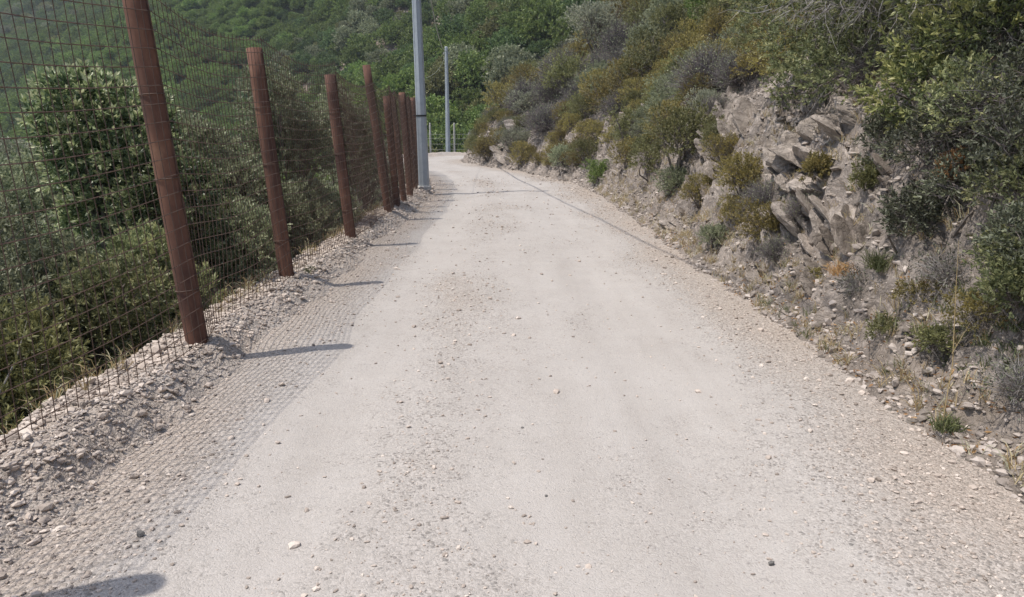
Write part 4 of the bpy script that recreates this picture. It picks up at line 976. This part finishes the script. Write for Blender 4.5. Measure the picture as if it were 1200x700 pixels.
# bare branch leaning behind the near mesh
root = empty('bare_branch', (-2.75, 3.3, -.35)); g = Geo()
tube(g, [(-.12, -.35, -.2), (-.05, 0, .12), (.02, .3, .36), (.06, .55, .62), (.05, .7, .8)], [.008, .007, .006, .004, .001], 5); tube(g, [(.02, .3, .36), (-.1, .35, .55)], [.004, .001], 4); tube(g, [(-.05, 0, .12), (.1, .05, .3)], [.004, .001], 4)
g.build('branch', M['deadwood'], root); tag(root, 'bare pale branch leaning behind the nearest mesh panel', 'branch')

# ------------------------------------------------------------------ rusty fence
#            x base, y, height, lean x (per m), lean y, radius
posts = [(-2.2, 1.85, 2.5, -.07, .0, .068), (-2.04, 4.62, 2.3, -.08, .0, .067), (-2.13, 6.88, 2.06, -.072, .0, .066), (-2.06, 9.4, 2.0, -.078, .0, .064), (-2.03, 12.15, 2.3, -.11, .0, .062),
         (-2.05, 13.2, 1.88, -.06, 0, .055), (-2.08, 14.3, 1.95, -.08, 0, .055), (-2.12, 15.5, 2.05, -.05, 0, .062), (-2.2, 16.9, 2.0, -.07, 0, .06), (-2.28, 18.3, 2.05, -.04, 0, .062), (-2.4, 19.6, 2.0, -.05, 0, .06), (-2.62, 21.4, 2.0, -.04, 0, .06), (-3.0, 23.6, 2.0, -.04, 0, .06), (-3.5, 25.8, 2.0, -.03, 0, .06)]
fence = empty('rusty_fence', (-2.2, 2, 0)); tag(fence, 'rusty steel fence of leaning tube posts and square wire mesh along the left shoulder', 'fence')
FO = np.array([-2.2, 2, 0.0]); rr = np.random.default_rng(31)
pb = []
for i, (X0, Y0, hh, lx, ly, rad) in enumerate(posts):
    zb = float(left_z(np.array([X0]), np.array([Y0]), detail=False)[0]) if i != 0 else .1
    zb = max(zb, .04) if Y0 < 20 else .12
    base = np.array([X0, Y0, zb]); d = unit(np.array([lx, ly, 1.0])); pb.append((base, d, hh, rad))
    g = Geo(); zz = np.concatenate([[-.35], np.linspace(0, hh, 9)])
    # hollow open tube: outer wall, rim, inner wall
    n = 20; th = np.arange(n) * 2 * np.pi / n; a = unit(np.cross(d, [0, 1, 0])); b = np.cross(d, a); rings = []
    for z_ in zz: rings.append(base + d * z_ + rad * (1 + rr.normal(0, .004)) * (np.cos(th)[:, None] * a + np.sin(th)[:, None] * b))
    rings.append(base + d * hh + (rad - .006) * (np.cos(th)[:, None] * a + np.sin(th)[:, None] * b)); rings.append(base + d * (hh - .25) + (rad - .006) * (np.cos(th)[:, None] * a + np.sin(th)[:, None] * b))
    V = np.concatenate(rings) - FO; Q = []
    for k in range(len(rings) - 1):
        for j in range(n): Q.append((k * n + j, k * n + (j + 1) % n, (k + 1) * n + (j + 1) % n, (k + 1) * n + j))
    last = (len(rings) - 1) * n; V = np.concatenate([V, [V[last:].mean(0)]]); T = [(last + (j + 1) % n, last + j, len(V) - 1) for j in range(n)]
    g.add(V, np.array(Q)[:, ::-1], T); po = g.build('post', M['rust'], fence, smooth=True)
    if i in (1, 2, 3):
        g = Geo()   # weld seam down the road side and tie wires
        s_ = [base + d * z_ + a * (-(rad + .001)) * .15 + (-b if False else b) * 0 - FO for z_ in (0, hh)]
        ang = math.radians(205); off = (math.cos(ang) * a + math.sin(ang) * b) * (rad + .001)
        tube(g, [base + off - FO, base + d * hh * .5 + off - FO, base + d * (hh - .01) + off - FO], .0035, 6)
        g.build('weld_seam', M['rust_light'], po)
        g = Geo()
        for z_ in (.35, 1.05, 1.55):
            g = Geo(); ring = [base + d * z_ + (rad + .006) * (math.cos(t) * a + math.sin(t) * b) - FO for t in np.linspace(0, 6.283, 17)]; tube(g, ring, .003, 4, cap=False)
            g.build('tie_wire', M['wire'], po)
# mesh panels on the road side of the posts
HW = .105; VW = .075
def panel(i):
    b0, d0, h0, r0 = pb[i]; b1, d1, h1, r1 = pb[i + 1]
    g = Geo(); Lp = np.linalg.norm((b1 - b0)[:2]); nv = max(3, int(Lp / VW)); nh = 21 if i < 3 else 20
    amp = [.05, .10, .06, .05][i] if i < 4 else .04
    tops = {3: 1.0, 4: .93}
    def pt(s, h):
        c = b0 * (1 - s) + b1 * s; lean = d0 * (1 - s) + d1 * s
        c = c.copy(); c[2] = b0[2] * (1 - s) + b1[2] * s + .03
        e = math.sin(math.pi * s)
        off = r0 + .004 - amp * e * (1.1 - .35 * h) * (1 + .6 * math.sin(s * 5 + h * 2.2 + i))
        z = h * (1 - .03 * e) - .045 * e * (.6 + .5 * math.sin(h * 2.5 + i))
        return c + lean * z + np.array([off, 0, 0])
    for k in range(nv + 1):
        s = k / nv; tube(g, np.array([pt(s, h) + rr.normal(0, .0015, 3) for h in np.linspace(-.02, (nh - 1) * HW + .03, 11)]) - FO, .0025 if i < 3 else .0038, 4, cap=False)
    for j in range(nh):
        tube(g, np.array([pt(s, j * HW) for s in np.linspace(-.01, 1.01, max(8, int(Lp * 7)))]) + np.array([.005, 0, 0]) - FO, .0028 if i < 3 else .0042, 4, cap=False)
    g.build('wire_mesh', M['wire'], fence)
for i in range(len(pb) - 1): panel(i)
# ------------------------------------------------------------------ poles and cables
def pole(name, x, y, z, h, r0, r1, label, lean=0.0, n=8, strap=None, seed=0):
    root = empty(name, (x, y, z)); g = Geo(); top = lean * h
    tube(g, [(0, 0, -.4), (0, 0, 0), (top * .5, 0, h * .5), (top, 0, h)], [r0 * 1.02, r0, (r0 + r1) / 2, r1], n); g.build('shaft', M['galv'], root)
    g = Geo(); tube(g, [(top, 0, h), (top, 0, h + .04)], [r1 * 1.15, r1 * .8], n); g.build('cap', M['galv'], root)
    g = Geo(); tube(g, [(top, -.16, h - .22), (top, .16, h - .22)], .014, 6); tube(g, [(top - .16, 0, h - .3), (top + .16, 0, h - .3)], .014, 6); g.build('bracket', M['galv'], root)
    for s in (-1, 1):
        g = Geo(); tube(g, [(top + .15 * s, 0, h - .38), (top + .15 * s, 0, h - .33), (top + .15 * s, 0, h - .30), (top + .15 * s, 0, h - .24)], [.022, .032, .02, .03], 8); g.build('insulator', M['concrete'], root)
    if strap:
        rs = r0 + (r1 - r0) * strap / h; g = Geo(); tube(g, [(top * strap / h, 0, strap - .018), (top * strap / h, 0, strap + .018)], rs + .004, 16); tube(g, [(top * strap / h - rs, -rs * .3, strap), (top * strap / h - rs - .06, -rs * .3, strap + .01)], .008, 5); g.build('strap', M['black'], root)
    g = Geo(); rs = r0 - .004; tube(g, [(-rs * .7, -rs * .72, .0), (top * .5 - (r0 + r1) * .35, -(r0 + r1) * .36, h * .5), (top - r1 * .7, -r1 * .72, h - .02)], .006, 5); g.build('seam', M['galv'], root)
    g = Geo(); tube(g, [(0, 0, -.02), (0, 0, .05), (0, 0, .07)], [r0 * 1.4, r0 * 1.35, r0 * 1.2], 14); g.build('footing', M['concrete'], root)
    tag(root, label, 'utility pole'); return root
NP = at(497, 216, 17.2); pole('utility_pole', NP[0], NP[1], .12, 6.7, .125, .085, 'tall grey-blue steel pole with a black strap at the end of the rusty fence', lean=-.015, strap=1.63)
pole('utility_pole', -3.62, 42.9, .05, 5.72, .14, .085, 'distant grey steel pole standing by the bend of the road')
pole('utility_pole', 2.95, -20, float(bank_z(np.array([2.95]), np.array([-20.0]))[0]), 6.7, .12, .085, 'grey steel pole behind the camera carrying the cable over the road')
def cable(name, a, b, sag, r_, mat, label, n=24, bias=1.0):
    a = np.array(a, float); b = np.array(b, float); g = Geo(); t = np.linspace(0, 1, n)[:, None]
    P = a + (b - a) * t; tt = t[:, 0] ** bias; P[:, 2] -= sag * 4 * tt * (1 - tt); tube(g, P - a, r_, 6)
    o = g.build(name, M[mat], smooth=True); o.location = a; tag(o, label, 'cable'); return o
ntop = np.array([NP[0] - .10, 17.2, 6.6])
cable('cable', ntop, (2.95, -20, 6.9), .35, .016, 'cable', 'black cable crossing high above the road to the near pole, seen by its shadow')
cable('cable', (-3.62, 42.9, 5.6), ntop + np.array([0, .1, 0]), 1.0, .022, 'greycable', 'thin pale cable sagging from the far pole up to the near pole top')
cable('cable', (-3.62, 42.9, 5.5), (NP[0] - .02, 17.33, 2.55), .3, .004, 'greycable', 'thin cable running down from the far pole behind the near pole')
# ------------------------------------------------------------------ far wire fence
ff = empty('wire_fence', (-3.4, 43.4, 0)); tag(ff, 'thin wire fence on pale concrete posts beyond the far bend', 'fence')
for X0 in (-8.4, -6.6, -4.68, -3.3, -2.45, -.6, 1.2, 3.0, 4.8):
    yy = 43.5 if X0 > -5 else 42.6 + (X0 + 5) * .9
    zb = .05; g = Geo(); tube(g, [(X0 + 3.4, yy - 43.4, -.5), (X0 + 3.4, yy - 43.4, 1.7 if X0 < -2.5 else 1.15), (X0 + 3.4, yy - 43.4, 1.74 if X0 < -2.5 else 1.2)], [.055, .05, .03], 4); g.build('post', M['concrete'], ff)
g = Geo()
for h in (.25, .55, .85, 1.1): tube(g, [(-5, -2.2, h), (-1.5, .05, h), (8, .05, h)], .004, 4)
for xx in np.arange(-1.5, 6, .3): tube(g, [(xx, .05, .05), (xx, .05, 1.1)], .003, 4)
g.build('wire', M['thinwire'], ff)
# barrier tape hanging by the last rusty posts
root = empty('hazard_tape', (-2.36, 18.1, .25)); 
for k in range(8):
    g = Geo(); z0 = k * .085; sx = .03 * math.sin(k * 1.1); P = np.array([(-.035 + sx, 0, z0), (.035 + sx, 0, z0 + .02), (.035 + .03 * math.sin(k * 1.1 + 1.1), 0, z0 + .105), (-.035 + .03 * math.sin(k * 1.1 + 1.1), 0, z0 + .085)])
    g.add(np.concatenate([P, P + np.array([0, .003, 0])]), [(0, 1, 2, 3), (7, 6, 5, 4), (0, 4, 5, 1), (2, 6, 7, 3), (1, 5, 6, 2), (0, 3, 7, 4)])
    g.build('stripe', M['flower'] if k % 2 else M['rust_light'], root)
tag(root, 'red and white striped tape hanging between the last posts and the near pole', 'tape')
for k in PROTO:
    if not used[k]:
        for c in list(PROTO[k].children): bpy.data.objects.remove(c)
        bpy.data.objects.remove(PROTO[k]); print('removed', k)
print('done')
